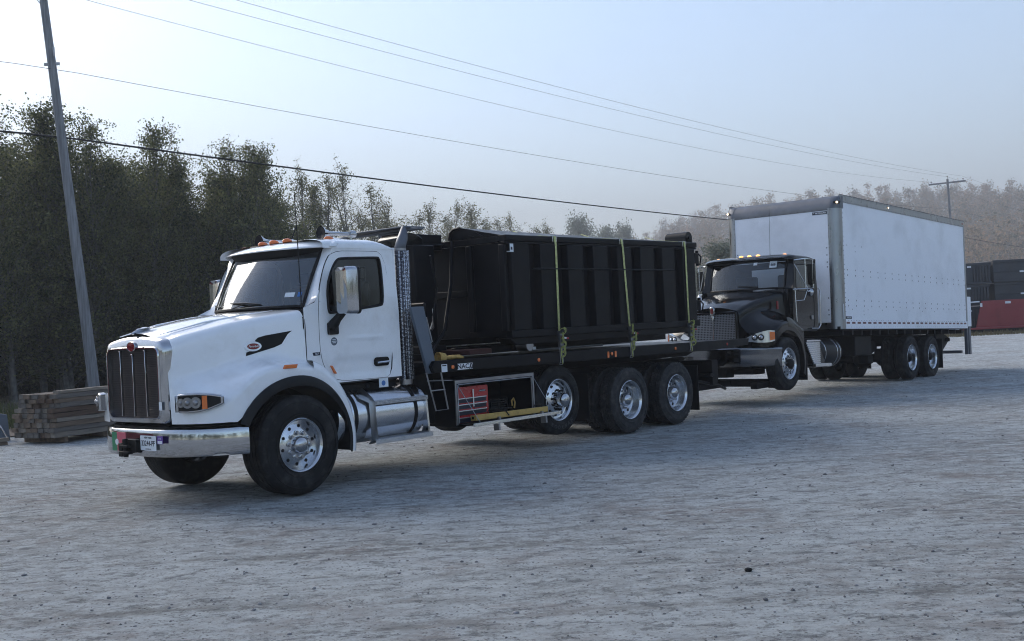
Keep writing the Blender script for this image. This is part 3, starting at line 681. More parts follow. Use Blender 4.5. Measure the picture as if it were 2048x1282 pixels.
    for y, x in ((-.836, -.86), (-.246, -.70), (0, -.685), (.246, -.70), (.836, -.86)):
        z = 2.915 - .03 * (y / 1.0) ** 2
        b = MB().add([(x + .03, y - .045, z), (x + .03, y + .045, z), (x - .26, y + .035, z + .02), (x - .26, y - .035, z + .02), (x - .02, y, z + .06), (x - .24, y, z + .035)], [(0, 1, 4), (1, 2, 5, 4), (0, 4, 5, 3), (3, 5, 2), (0, 3, 2, 1)])
        lb = obj('roof_light', b, M['white'], T, smooth=70)
        obj('lens', MB().sphere((x, y, z + .030), .048, 8, (1.5, .80, .78)), M['orange'], lb)
    for s in (1, -1):
        y = s * .62; hn = MB().lathe([(.085, .0), (.078, .02), (.045, .07), (.028, .14), (.022, .45)], (-.92, y, 3.02), 'x', 24)
        hn.v = [(-.92 - (x + .92), yy, zz) for x, yy, zz in hn.v]
        h = obj('air_horn', hn, M['chrome'], T); obj('horn_body', MB().cyl((-1.37, y, 3.02), (-1.46, y, 3.02), .045, 16).cyl((-1.0, y, 2.93), (-1.0, y, 3.0), .015).cyl((-1.40, y, 2.93), (-1.40, y, 3.0), .015), M['chrome'], h)
        obj('horn_mouth', MB().lathe([(.080, 0), (.06, -.01), (.0, -.03)], (-.915, y, 3.02), 'x', 24), M['plastic'], h)
    obj('roof_antenna', MB().tube([(-1.0, -.1, 2.93), (-1.12, -.1, 3.17)], .008, 6), M['plastic'], T)
    # rear wall, floor, interior
    rw = MB().box(-1.745, -1.715, -1.03, 1.03, 1.215, 2.15).box(-1.745, -1.715, -1.03, 1.03, 2.62, 2.82).box(-1.745, -1.715, -1.03, -.50, 2.15, 2.62).box(-1.745, -1.715, .50, 1.03, 2.15, 2.62)
    obj('rear_wall', rw, M['white'], T); obj('rear_window', MB().box(-1.735, -1.730, -.5, .5, 2.15, 2.62), M['glass'], T)
    obj('cab_floor', MB().box(-1.715, -.28, -1.03, 1.03, 1.19, 1.24).box(-.32, -.28, -1.0, 1.0, 1.24, 2.08), M['dash'], T)
    obj('headliner', MB().box(-1.70, -.78, -1.0, 1.0, 2.78, 2.795), M['seat'], T)
    obj('dashboard', MB().prism([(-.30, 2.08), (-.52, 2.10), (-.72, 2.03), (-.74, 1.75), (-.30, 1.75)], -1.0, 1.0), M['dash'], T, bevel=.02)
    for y in (.50, -.50):
        st = obj('seat', MB().rbox(-1.48, -1.0, y - .26, y + .26, 1.62, 1.76, .05), M['seat'], T, bevel=.03)
        obj('backrest', MB().prism([(-1.50, 1.72), (-1.36, 1.72), (-1.46, 2.42), (-1.58, 2.42)], y - .25, y + .25), M['seat'], st, bevel=.04); obj('headrest', MB().rbox(-1.60, -1.50, y - .13, y + .13, 2.45, 2.60, .04), M['seat'], st, bevel=.02)
    sw = MB(); c = Vector((-.88, .50, 2.10)); nrm = Vector((-.45, 0, .89)).normalized(); u = Vector((0, 1, 0)); v = nrm.cross(u)
    sw.tube([c + (u * math.cos(k * math.pi / 12) + v * math.sin(k * math.pi / 12)) * .22 for k in range(26)], .014, 6, False)
    for a in (0, 2.1, 4.2): sw.tube([c, c + (u * math.cos(a) + v * math.sin(a)) * .22], .012, 6)
    sw.tube([c, c - nrm * .28], .03, 8); obj('steering_wheel', sw, M['plastic'], T)
    # ---------------- mirrors
    for s in (1, -1):
        mbm = MB(); L = []
        for (x, w) in ((-.655, .03), (-.645, .095), (-.69, .112), (-.77, .116), (-.805, .112)):
            L.append([(x, s * (1.275 + yy), zz) for yy, zz in rrect(-w, w, 2.005 + (.115 - w) * .5, 2.565 - (.115 - w) * .5, min(.05, w * .8), 5)])
        mbm.grid(L, True); n = len(L[0]); mbm.f += [tuple(range(n)), tuple(range(len(mbm.v) - 1, len(mbm.v) - n - 1, -1))]
        if s > 0: mbm.f = [f[::-1] for f in mbm.f]
        mr = obj('mirror', mbm, M['chrome'], T, smooth=50)
        obj('mirror_back', MB().rbox(-.845, -.802, s * 1.275 - .114, s * 1.275 + .114, 2.005, 2.565, .05, 'x'), M['plastic'], mr, bevel=.006)
        obj('mirror_glass', MB().rbox(-.847, -.844, s * 1.275 - .10, s * 1.275 + .10, 2.06, 2.54, .04, 'x'), M['chrome'], mr)
        arm = MB().tube([(-.645, s * 1.07, 1.86), (-.68, s * 1.14, 1.96), (-.73, s * 1.22, 2.06)], [.075, .05, .045], 10).rbox(-.73, -.585, min(s * 1.045, s * 1.10), max(s * 1.045, s * 1.10), 1.775, 1.92, .02)
        obj('mirror_arm', arm, M['plastic'], T, bevel=.006)
    # whip aerials
    for s in (1,):
        obj('whip_antenna', MB().tube([(-.31, s * .95, 2.10), (-.31, s * .95, 2.16)], .012, 8).tube([(-.31, s * .95, 2.14), (-.30, s * .95, 2.8), (-.285, s * .95, 3.44)], [.007, .006, .005], 5), M['plastic'], T)
    # bonnet side intake with oval badge
    def hs(x, z, d=.004):   # bonnet side surface
        w = np.interp(x, [-.25, 1.255], [1.035, .585]); zc = np.interp(x, P['zc'][0], P['zc'][1]); return (x, w + .06 * max(0, zc - .04 - z) + d, z)
    cav = [(-.04, 1.845), (.0, 1.825), (.09, 1.70), (.18, 1.665), (.50, 1.585), (.49, 1.625), (.40, 1.655), (.36, 1.70), (.385, 1.755), (.35, 1.785), (.27, 1.805)]
    cav = [(x - .07 + .0 * z, z) for x, z in cav]
    for s in (1, -1):
        c0 = (.12, 1.735); rows = [[], [], []]
        vs = [hs(x, z, .003) for x, z in cav]; vs = [(x, s * y, z) for x, y, z in vs]
        mbc = MB(); n = len(vs); cen = hs(.03, 1.745, .003); vs.append((cen[0], s * cen[1], cen[2])); mbc.add(vs, [(i, (i + 1) % n, n) for i in range(n)])
        obj('side_intake', mbc, M['dark'], T)
        b = MB(); bx, bz = .345, 1.690
        rim = [hs(bx + .092 * math.cos(t), bz + .052 * math.sin(t), .014) for t in np.linspace(0, 2 * math.pi, 33)]
        rim0 = [hs(bx + .098 * math.cos(t), bz + .058 * math.sin(t), .0) for t in np.linspace(0, 2 * math.pi, 33)]
        ce = hs(bx, bz, .014)
        b.grid([[(x, s * y, z) for x, y, z in rim0], [(x, s * y, z) for x, y, z in rim], [(ce[0], s * ce[1], ce[2])] * 33]); bd = obj('oval_badge', b, M['white'], T, smooth=50)
        rim = [hs(bx + .068 * math.cos(t), bz + .034 * math.sin(t), .0155) for t in np.linspace(0, 2 * math.pi, 33)]; ce = hs(bx, bz, .0158)
        obj('badge_face', MB().grid([[(x, s * y, z) for x, y, z in rim], [(ce[0], s * ce[1], ce[2])] * 33]), M['badge'], bd)
        if s > 0:
            p0 = Vector(hs(bx + .1, bz)); p1 = Vector(hs(bx - .1, bz)); yaw = math.atan2((p0 - p1).y, (p0 - p1).x); q = hs(bx, bz, .018)
            text('badge_lettering', 'Peterbilt', .034, side_M(q[0], q[1], q[2], yaw), M['badgewhite'], bd, .3)
    # ---------------- exhaust stacks with perforated shields
    for s in (1, -1):
        st = obj('exhaust_stack', MB().cyl((-1.88, s * .98, 1.10), (-1.88, s * .98, 2.82), .085, 20), M['steel'], T)
        rows = []
        for z in (1.165, 2.785):
            rows.append([(-1.88 + .118 * math.cos(R(a)), s * (.98 + .118 * math.sin(R(a))), z) for a in range(-40, 221, 10)])
        mb = MB().grid(rows); obj('heat_shield', mb, M['perf'], st, smooth=60, thick=.004)
        tip = MB(); n = 24; lo = []; hi = []
        for k in range(n):
            t = 2 * math.pi * k / n; cx, sy = math.cos(t), math.sin(t)
            lo.append((-1.88 + .080 * cx, s * .98 + .080 * sy, 2.78)); hi.append((-1.972 + .012 * cx, s * .98 + .068 * sy, 2.875 + .235 * (.5 + .5 * cx)))
        md = [tuple((a + b) / 2 + (.012 if i == 0 else 0) for i, (a, b) in enumerate(zip(p, q))) for p, q in zip(lo, hi)]
        tip.grid([lo, md, hi], True); obj('stack_tip', tip, M['greycast'], st, smooth=60, thick=.004)
    # ---------------- fuel tank and steps
    for s in (1, -1):
        tk = MB().lathe([(.0005, -.02), (.20, -.01), (.30, .03), (.335, .07), (.335, 1.40), (.30, 1.45), (.2, 1.475), (.0005, 1.48)], (-2.06, s * .86, .78), 'x', 48)
        t = obj('fuel_tank', tk, M['alu'], T)
        for x in (-.88, -1.86): obj('tank_strap', MB().lathe([(.337, 0), (.343, .01), (.343, .05), (.337, .06)], (x, s * .86, .78), 'x', 48), M['frame'], t)
        br = MB()
        for x in (-2.02,):
            br.prism([(s * .90, 1.13), (s * 1.13, 1.02), (s * 1.20, .95), (s * 1.235, .49), (s * 1.205, .45), (s * 1.10, .46), (s * 1.195, .78), (s * 1.10, 1.0)], x, x + .03, 'x')
        obj('step_bracket', br, M['alu'], T); obj('step_bracket_plate', MB().grid([[(x0_, s * a, b) for x0_ in (-.93 - .10 * (k_ > 1), -1.13 - .03 * k_ * 0)] for k_, (a, b) in enumerate(((1.0, 1.10), (1.16, 1.0), (1.215, .94), (1.24, .50), (1.18, .45)))]), M['rail'], T, thick=.006)
        for z, y0, y1 in ((.955, .97, 1.21), (.495, 1.05, 1.265)):
            obj('step', MB().box(-2.03, -1.08, min(s * y0, s * y1), max(s * y0, s * y1), z - .012, z).box(-2.03, -1.08, min(s * (y1 - .004), s * y1), max(s * (y1 - .004), s * y1), z - .055, z - .013), M['plate'], T, bevel=.003)
    # ---------------- chassis
    ch = MB()
    for s in (1, -1): ch.box(-9.2, 1.20, s * .44 - .04, s * .44 + .04, .78, 1.05)
    for x in (-1.3, -2.4, -3.6, -5.0, -6.2, -7.2, -8.4): ch.box(x - .08, x + .08, -.42, .42, .80, 1.02)
    obj('chassis', ch, M['frame'], T, bevel=.01)
    ax = MB().cyl((0, -1.0, .5), (0, 1.0, .5), .07).cyl((-6.47, -.9, .52), (-6.47, .9, .52), .10).cyl((-7.82, -.9, .52), (-7.82, .9, .52), .10).cyl((-4.72, -.95, .62), (-4.72, .95, .62), .08)
    ax.sphere((-6.47, 0, .54), .24).sphere((-7.82, 0, .54), .24).box(-8.1, -6.2, -.56, -.40, .55, .72).box(-8.1, -6.2, .40, .56, .55, .72); obj('axle', ax, M['frame'], T)
    obj('battery_box', MB().box(-1.75, -.55, -.95, .95, 1.04, 1.17), M['frame'], T, bevel=.02)
    obj('under_cab_equipment', MB().box(-1.0, -.6, .5, .92, .95, 1.17).cyl((-1.2, 1.0, 1.13), (-1.2, 1.03, 1.13), .03).box(-2.45, -1.9, -.9, .9, .55, 1.2).cyl((-1.95, .5, 1.0), (-1.95, 1.0, 1.0), .10), M['frame'], T, bevel=.01)
    lb = obj('frame_label', MB().box(-1.50, -1.35, 1.062, 1.066, 1.10, 1.21), M['sticker'], T); obj('label_mark', MB().lathe([(.032, 0), (.032, .002), (0, .002)], (-1.42, 1.0665, 1.15), 'y', 16), M['blue'], lb)
    # wheels
    put_wheel('steer', 0, 1.035, .56, T, rotk=.2); put_wheel('steer', 0, 1.035, .56, T, far=True)
    for i, x in enumerate((-6.47, -7.82)):
        for far in (False, True):
            put_wheel('drive', x, 1.08, .515, T, far=far, rotk=.3 + i); put_wheel('drive', x, .735, .515, T, far=far, inner=True)
    for far in (False, True): put_wheel('pusher', -4.74, 1.02, .66, T, far=far, rotk=.15)
    for k, ch_ in enumerate('HANKOOK'):
        ph = R(-38 + 11.5 * k); M_ = Matrix.Translation((-4.74, 1.172, .66)) @ Matrix.Rotation(-ph, 4, 'Y') @ Matrix.Translation((0, 0, -.40)) @ Matrix.Rotation(math.pi, 4, 'Z') @ Matrix.Rotation(R(90), 4, 'X')
        text('tyre_lettering', ch_, .075, M_, M['tyreink'], T, .15, .001, .001)
    for s in (1, -1):
        obj('mud_flap', MB().box(-8.47, -8.455, min(s * .62, s * 1.22), max(s * .62, s * 1.22), .17, .93), M['plastic'], T, bevel=.004)
        obj('mud_flap', MB().box(-5.45, -5.44, min(s * .80, s * 1.16), max(s * .80, s * 1.16), .30, 1.0), M['plastic'], T)
    # ---------------- grey side board behind the cab, ladder
    obj('side_board', MB().prism([(-1.80, 2.07), (-2.03, 2.07), (-2.20, 1.30), (-2.20, 1.22), (-2.05, 1.22)], 1.17, 1.215), M['greypanel'], T, bevel=.006)
    obj('grab_handle', MB().tube([(-2.07, 1.17, 1.93), (-2.11, 1.17, 1.93), (-2.19, 1.17, 1.62), (-2.15, 1.17, 1.60)], .009, 6), M['steel'], T)
    obj('ladder', MB().tube([(-2.02, 1.21, 1.23), (-2.14, 1.23, .745), (-2.36, 1.23, .745), (-2.28, 1.21, 1.23)], .011, 6).tube([(-2.07, 1.22, 1.0), (-2.33, 1.22, 1.0)], .009, 6).tube([(-2.03, 1.21, 1.13), (-2.55, 1.15, 1.10)], .006, 6), M['steel'], T)
    # ---------------- tool box with dropped door
    x0, x1, y0, y1, z0, z1 = -4.09, -2.50, .60, 1.22, .50, 1.10
    tb = obj('tool_locker', MB().box(x0, x1, y0, y0 + .02, z0, z1).box(x0, x1, y0 + .02, y1, z0, z0 + .02).box(x0, x1, y0 + .02, y1, z1 - .02, z1).box(x0, x0 + .02, y0 + .02, y1, z0 + .02, z1 - .02).box(x1 - .02, x1, y0 + .02, y1, z0 + .02, z1 - .02), M['blacksteel'], T)
    obj('locker_rim', MB().box(x0, x1, y1, y1 + .02, z1 - .045, z1).box(x0, x0 + .03, y1, y1 + .02, z0, z1 - .045).box(x1 - .03, x1, y1, y1 + .02, z0, z1 - .045).box(x0 + .03, x1 - .03, y1, y1 + .02, z0, z0 + .02), M['steel'], tb, bevel=.003)
    obj('locker_seal', MB().tube([(x0 + .05, y1 + .012, z0 + .04), (x0 + .05, y1 + .012, z1 - .07), (x0 + .07, y1 + .012, z1 - .06), (x1 - .07, y1 + .012, z1 - .06), (x1 - .05, y1 + .012, z1 - .07), (x1 - .05, y1 + .012, z0 + .04)], .009, 6), M['steel'], tb)
    dm = Matrix.Translation((0, y1 + .02, z0 + .0)) @ Matrix.Rotation(R(5), 4, 'X')
    d = obj('locker_door', MB().box(x0 - .03, x1 + .02, 0, .40, 0, .022, M=dm), M['blacksteel'], T); obj('door_edge', MB().box(x0 - .05, x1 + .12, .40, .425, -.012, .030, M=dm), M['alu'], d, bevel=.003)
    obj('door_latch', MB().box(x0 + .30, x0 + .33, .36, .45, -.10, -.014, M=dm).box(x1 - .33, x1 - .30, .36, .45, -.10, -.014, M=dm).box(x0 + .30, x0 + .33, .36, .40, .0, .06, M=dm).box(x1 - .45, x1 - .42, .33, .37, .0, .07, M=dm), M['steel'], d)
    def dp(x, y, z): return dm @ Vector((x, y, z))
    for xa, xb in ((x0 + .02, x0 + .04), (x1 - .04, x1 - .06)):
        obj('door_cable', MB().tube([(xa, y1 + .02, z1 - .06), dp(xb, .36, .03)], .005, 5), M['steel'], d)
    bar = MB().box(-4.02, -2.55, -.02, .05, 0, .01)
    # ---------------- deck
    dk = [(-2.12, 1.375), (-2.06, 1.31), (-2.10, 1.225), (-9.0, 1.165), (-10.15, 1.20), (-10.20, 1.315), (-9.0, 1.325)]
    de = MB()
    for s in (1, -1): de.prism(dk, s * 1.27 - (.06 if s > 0 else 0), s * 1.27 + (0 if s > 0 else .06))
    side = obj('deck_rail', de, M['blacksteel'], T, bevel=.008)
    obj('deck', MB().prism([(-2.15, 1.352), (-2.15, 1.30), (-10.10, 1.255), (-10.15, 1.300)], -1.209, 1.209), M['blacksteel'], T)
    obj('deck_beam', MB().prism([(-2.2, 1.29), (-2.2, 1.06), (-9.3, 1.06), (-10.0, 1.25)], -.50, -.36).prism([(-2.2, 1.29), (-2.2, 1.06), (-9.3, 1.06), (-10.0, 1.25)], .36, .50).box(-9.3, -2.2, -.34, .34, 1.06, 1.20), M['frame'], T)
    obj('headboard', MB().box(-2.20, -2.14, -1.2, 1.15, 1.38, 1.46).tube([(-2.25, .95, 1.4), (-2.30, .95, 2.1), (-2.30, -.95, 2.1), (-2.25, -.95, 1.4)], .03, 8), M['blacksteel'], T)
    for x in (-2.44, -4.18, -5.93, -7.72, -9.4): obj('deck_light', MB().lathe([(.026, 0), (.026, .010), (.015, .016), (0, .018)], (x, 1.27, 1.282 - .01 * (-x - 2) / 2), 'y', 16), M['redlens'] if x == -9.4 else M['orange'], T)
    for x in (-5.84, -6.03): obj('reflector', MB().rbox(x - .022, x + .022, 1.27, 1.276, 1.205, 1.300, .015), M['orange'], T)
    nb = obj('deck_badge', MB().box(-2.815, -2.53, 1.2705, 1.2725, 1.235, 1.315), M['badgewhite'], T)
    text('badge_lettering', 'NAC', .085, side_M(-2.635, 1.2735, 1.275), M['ink'], nb, 0, .0006, .002, 1.25); obj('badge_slash', MB().prism([(-2.745, 1.238), (-2.765, 1.238), (-2.805, 1.312), (-2.775, 1.312)], 1.273, 1.2745).prism([(-2.775, 1.238), (-2.812, 1.238), (-2.812, 1.30)], 1.273, 1.2745), M['ink'], nb)
    wl = obj('deck_label', MB().box(-2.34, -2.235, 1.2705, 1.2722, 1.225, 1.325), M['sticker'], T)
    obj('label_heading', MB().box(-2.325, -2.25, 1.2724, 1.273, 1.300, 1.315), M['ink'], wl)
    # tail end of the deck: lamp bars, wheel lift
    wlift = MB().box(-9.3, -8.6, -.45, .45, .82, 1.02).prism([(-9.0, .98), (-9.9, .70), (-10.3, .45), (-10.2, .36), (-9.0, .62)], -.16, .16).box(-11.6, -10.0, -.10, .10, .34, .46)
    wlift.box(-11.75, -11.50, -1.05, 1.05, .33, .47).box(-11.80, -11.60, .85, 1.02, .30, .62).box(-11.80, -11.60, -1.02, -.85, .30, .62).box(-11.5, -10.9, .86, 1.0, .33, .45)
    obj('wheel_lift', wlift, M['frame'], T, bevel=.012)
    obj('rear_lamp_panel', MB().box(-9.25, -9.05, .45, 1.15, .55, .98).cyl((-9.26, .62, .90), (-9.30, .62, .90), .05).cyl((-9.26, .95, .90), (-9.30, .95, .90), .05).box(-9.0, -8.9, .55, 1.2, .70, .76).tube([(-8.55, 1.1, .66), (-9.4, 1.05, .52), (-9.9, .9, .42)], .03, 6), M['blacksteel'], T, bevel=.01)
    obj('lamp_mesh', MB().box(-9.262, -9.252, .62, .98, .62, .82), M['perf'], T)
    gb = MB()
    # hoist gear in front of the load: frame, roller and cap
    gb.box(-3.25, -2.85, -.25, .25, 1.40, 2.95).box(-3.3, -2.8, -.35, .35, 1.36, 1.55)
    obj('hoist_mast', gb, M['blacksteel'], T, bevel=.02)
    cap = MB().prism([(-3.22, 2.93), (-3.22, 3.055), (-3.15, 3.10), (-3.02, 3.13), (-2.85, 3.125), (-2.75, 3.05), (-2.75, 2.93)], -.38, .06); obj('hoist_cap', cap, M['black'], T, bevel=.015)
    pl2 = MB().box(-3.05, -2.95, -1.6, .25, 3.16, 3.20).prism([(-2.85, 3.225), (-3.25, 3.225), (-3.25, 3.20), (-2.85, 3.20)], -1.25, .08).box(-3.12, -2.98, -.6, -.2, 3.06, 3.20)
    obj('mast_deflector', pl2, M['greycast'], T, bevel=.008)
    obj('hydraulic_hose', MB().tube([(-2.6, .8, 2.75), (-2.75, .75, 2.3), (-2.7, .7, 1.95), (-2.55, .85, 1.80), (-2.35, 1.0, 1.76)], .014, 6), M['plastic'], T)
    obj('hose_line', MB().tube([(-2.5, .85, 1.78), (-2.6, .75, 1.80), (-2.75, .65, 1.90), (-2.8, .6, 2.05)], .007, 6), M['cream'], T)
build_t1()

# ================================================================== load on the deck
def local(o, src): o.location = src.location; o.rotation_euler = src.rotation_euler; return o
def on_truck(name, src=T1):
    return local(empty(name), src)
D = on_truck('container_bin'); tag(D, 'black ribbed steel roll-off container strapped on the deck of the white truck', 'container')
def build_bin():
    K = M['blacksteel']; x0, x1, Y, zb, zt = -8.60, -3.72, 1.12, 1.63, 2.93
    obj('side_wall', MB().box(x0, x1, Y - .035, Y, zb, zt), K, D); obj('side_wall', MB().box(x0, x1, -Y, -Y + .035, zb, zt), K, D)
    obj('front_wall', MB().box(x1 - .035, x1, -Y + .036, Y - .036, zb, zt), K, D); obj('tailgate', MB().box(x0 - .04, x0 - .002, -Y + .04, Y - .04, zb, zt), K, D, bevel=.008)
    obj('bin_floor', MB().box(x0, x1, -Y + .04, Y - .04, zb - .01, zb + .03), K, D)
    for s in (1, -1):
        obj('top_rail', MB().rbox(x0 - .04, x1 + .05, min(s * (Y - .05), s * (Y + .096)), max(s * (Y - .05), s * (Y + .096)), 2.94, 3.025, .012, 'x').box(x0 - .04, x1 + .05, min(s * (Y + .001), s * (Y + .080)), max(s * (Y + .001), s * (Y + .080)), 2.905, 2.938), K, D, bevel=.006)
        obj('bottom_rail', MB().box(x0, x1 + .04, min(s * (Y + .001), s * (Y + .118)), max(s * (Y + .001), s * (Y + .118)), 1.60, 1.70).prism([(x0, 1.598), (x1 + .03, 1.598), (x1 - .12, 1.50), (x0 + .1, 1.50)], min(s * (Y - .20), s * (Y + .05)), max(s * (Y - .20), s * (Y + .05))), K, D, bevel=.006)
        for k, x in enumerate(np.linspace(x1 - .22, x0 + .26, 8)):
            w = .215
            sec = [(x - w, s * (Y + .0005)), (x - w * .86, s * (Y + .11)), (x + w * .86, s * (Y + .11)), (x + w, s * (Y + .0005))]
            rb = MB().prism(sec, 1.701, 2.904, 'z')
            obj('rib', rb, K, D, bevel=.008)
        obj('tarp_rod', MB().cyl((x1 - .45, s * (Y + .122), 2.555), (x0 + .75, s * (Y + .122), 2.545), .012, 8), K, D)
        # long skid rails
        obj('skid_rail', MB().box(x0 - .1, x1 + .35, min(s * .36, s * .46), max(s * .36, s * .46), 1.385, 1.495), K, D, bevel=.006)
    for y, zz in ((.42, 0),): pass
    obj('front_rail', MB().box(x1 + .001, x1 + .05, -Y - .06, Y - .052, 2.93, 3.02), K, D, bevel=.006)
    obj('front_post', MB().box(x1 + .001, x1 + .07, Y - .04, Y + .06, 1.702, 2.90), K, D, bevel=.01); obj('front_post', MB().box(x1 + .001, x1 + .07, -Y - .06, -Y + .04, 1.702, 2.90), K, D, bevel=.01)
    obj('front_stiffener', MB().box(x1 + .001, x1 + .06, -.55, -.45, 1.7, 2.92).box(x1 + .001, x1 + .06, .45, .55, 1.7, 2.92).box(x1 + .001, x1 + .055, -.44, .44, 2.2, 2.3), K, D, bevel=.01)
    # tarpaulin hood lying along the top
    sec = lambda t: [(1.10, 3.03), (.76, 3.10 - .02 * t), (.45, 3.172 - .05 * t), (.31, 3.20 - .07 * t), (.20, 3.19 - .07 * t), (.15, 3.14 - .05 * t), (.13, 3.03)]
    rows = [[(x1 + .02 - t * 4.75, y, z) for y, z in sec(t)] for t in np.linspace(0, 1, 6)]
    mb = MB().grid(rows); mb.f += [tuple(range(len(rows[0])))]
    obj('tarp_cover', mb, K, D, smooth=25)
    obj('tarp_flap', MB().prism([(.80, 3.028), (.66, 3.10), (.62, 3.05), (.50, 3.07), (.42, 3.028)], x1 + .022, x1 + .05, 'x'), K, D)
    obj('tarp_arch', MB().tube([(x1 + .04, .13, 3.03), (x1 + .04, .15, 3.13), (x1 + .04, .22, 3.18), (x1 + .04, .34, 3.19)], .022, 8).tube([(x1 + .06, .20, 3.02), (x1 + .16, .24, 2.4), (x1 + .5, .40, 1.75), (x1 + .9, .5, 1.45)], .028, 8), K, D)
    obj('hoist_arm', MB().box(x1 + .06, x1 + .62, -.40, .0, 2.90, 3.125).box(x1 + .06, x1 + .62, -.44, .04, 2.97, 2.99), K, D, bevel=.01)
    # rolled tarp at the tail
    r = MB().lathe([(.0005, 0), (.05, 0), (.05, .01), (.105, .01), (.105, 2.3), (0.0005, 2.3)], (0, 0, 0), 'y', 24); r.v = [(x - 8.76, y - 1.36, z + 3.11) for x, y, z in r.v]
    r = MB().lathe([(.0005, 0), (.105, 0), (.105, .42), (.0005, .42)], (-8.62, .66, 3.115), 'y', 24).lathe([(.03, .0), (.03, .02), (.0005, .02)], (-8.62, 1.08, 3.115), 'y', 12).prism([(-8.72, 3.02), (-8.725, 3.115), (-8.515, 3.115), (-8.50, 3.02)], .66, 1.08)
    obj('tarp_roll', r, M['plastic'], D, bevel=.004)
    for z in (2.76, 1.95):
        obj('hinge', MB().box(x0 - .16, x0 - .041, Y - .06, Y + .045, z - .09, z + .09).cyl((x0 - .17, Y + .01, z - .13), (x0 - .17, Y + .01, z + .13), .028, 12).tube([(x0 - .1, Y + .07, z + .08), (x0 - .17, Y + .09, z + .02), (x0 - .15, Y + .07, z - .12)], .014, 6), K, D, bevel=.008)
    # ground rollers under the front end
    for s in (1, -1):
        rr = obj('roller', MB().lathe([(.0005, 0), (.075, 0), (.082, .01), (.082, .20), (.075, .21), (.0005, .21)], (x1 - .42, s * .95 if s > 0 else -1.16, 1.475), 'y', 24), M['steel'], D)
        obj('roller_bracket', MB().box(x1 - .52, x1 - .32, s * .91 - .012, s * .91 + .012, 1.42, 1.60), K, D)
    obj('front_skid', MB().box(x1 + .1, x1 + .55, -.7, .9, 1.40, 1.47), mat('dark rusty red', (.045, .010, .009), .6, var=.3), D, bevel=.01)
    obj('pull_bar', MB().cyl((x1 - .55, 1.0, 1.40), (x1 - 2.35, 1.0, 1.40), .016, 8), M['steel'], D)
    lab = obj('side_label', MB().box(-3.80, -3.725, Y + .1105, Y + .112, 2.785, 2.90).box(-3.80, -3.725, Y + .001, Y + .11, 2.785, 2.80), M['sticker'], D)
    obj('label_mark', MB().box(-3.778, -3.742, Y + .1122, Y + .1128, 2.815, 2.855), M['ink'], lab)
    obj('small_label', MB().box(-4.42, -4.36, 1.03, 1.032, 1.41, 1.45), M['sticker'], D)
build_bin()
def strap(x, xt, label, lean, n):
    S0 = on_truck('ratchet_strap'); tag(S0, label, 'strap', 'straps holding the black container down')
    w = .022; pa = [(xt, .45, 3.17), (xt, .62, 3.11), (xt, 1.12, 3.036), (xt, 1.216, 3.036), (xt, 1.228, 3.02), (xt + (x - xt) * .1, 1.245, 2.88), (x + (xt - x) * .5, 1.252, 2.30), (x, 1.262, 1.66)]
    mb = MB().grid([[(a - w, b, c), (a + w, b, c)] for a, b, c in pa]); obj('webbing', mb, M['strap'], S0, smooth=60, thick=.004)
    obj('corner_protector', MB().box(xt - .055, xt + .055, 1.217, 1.222, 2.945, 3.034).box(xt - .055, xt + .055, 1.05, 1.222, 3.0275, 3.0325), M['alu'], S0, bevel=.002)
    lo = MB().box(x - .03, x + .03, 1.262, 1.272, 1.30, 1.66); obj('ratchet', MB().box(x - .035, x - .03, 1.25, 1.30, 1.42, 1.66).box(x + .03, x + .035, 1.25, 1.30, 1.42, 1.66).cyl((x - .05, 1.285, 1.60), (x + .05, 1.285, 1.60), .02, 10).box(x - .04, x + .04, 1.285, 1.295, 1.44, 1.48).tube([(x - .03, 1.275, 1.42), (x - .03, 1.282, 1.20), (x + .03, 1.282, 1.20), (x + .03, 1.275, 1.42)], .006, 6), M['steel'], S0)
    obj('handle_grip', MB().tube([(x - .01, 1.29, 1.56), (x - .13, 1.32, 1.545)], .013, 8), M['red'], S0); obj('handle_tape', MB().tube([(x - .04, 1.299, 1.557), (x - .085, 1.310, 1.551)], .0145, 8), M['sticker'], S0)
    # loops of spare webbing
    rg = random.Random(n); lp = MB()
    for k in range(6):
        z = 1.68 - .065 * k; dx = rg.uniform(-.05, .025); pts = [(x + .005, 1.285, z)]
        for t in (0.2, .4, .6, .8, 1.0): pts.append((x - .01 + dx * math.sin(t * 3.1) * 1.3, 1.29 + .04 * math.sin(t * 3.1), z + .03 * math.sin(t * 6) - .05 * t))
        q = [[(a - .004, b + .014, c + .011), (a + .004, b - .014, c - .011)] for a, b, c in pts]; lp.grid(q)
    obj('spare_loop', lp, M['strapdark'], S0, smooth=0, thick=.003)
    tl = MB().grid([[(x - .018 + .01 * math.sin(t * 5), 1.284, 1.42 - .24 * t), (x + .012 + .01 * math.sin(t * 5), 1.288, 1.42 - .24 * t)] for t in np.linspace(0, 1, 8)]); obj('webbing_tail', tl, M['strapdark'], S0, thick=.003)
    obj('deck_hook', MB().tube([(x - .035, 1.275, 1.21), (x - .035, 1.262, 1.175), (x + .035, 1.262, 1.175), (x + .035, 1.275, 1.21)], .006, 6), M['steel'], S0)
strap(-4.69, -4.735, 'yellow-green ratchet strap nearest the cab of the white truck', 0, 1)
strap(-6.46, -6.40, 'middle yellow-green ratchet strap over the black container', 0, 2)
strap(-8.20, -8.23, 'rearmost yellow-green ratchet strap beside the black truck grille', 0, 3)

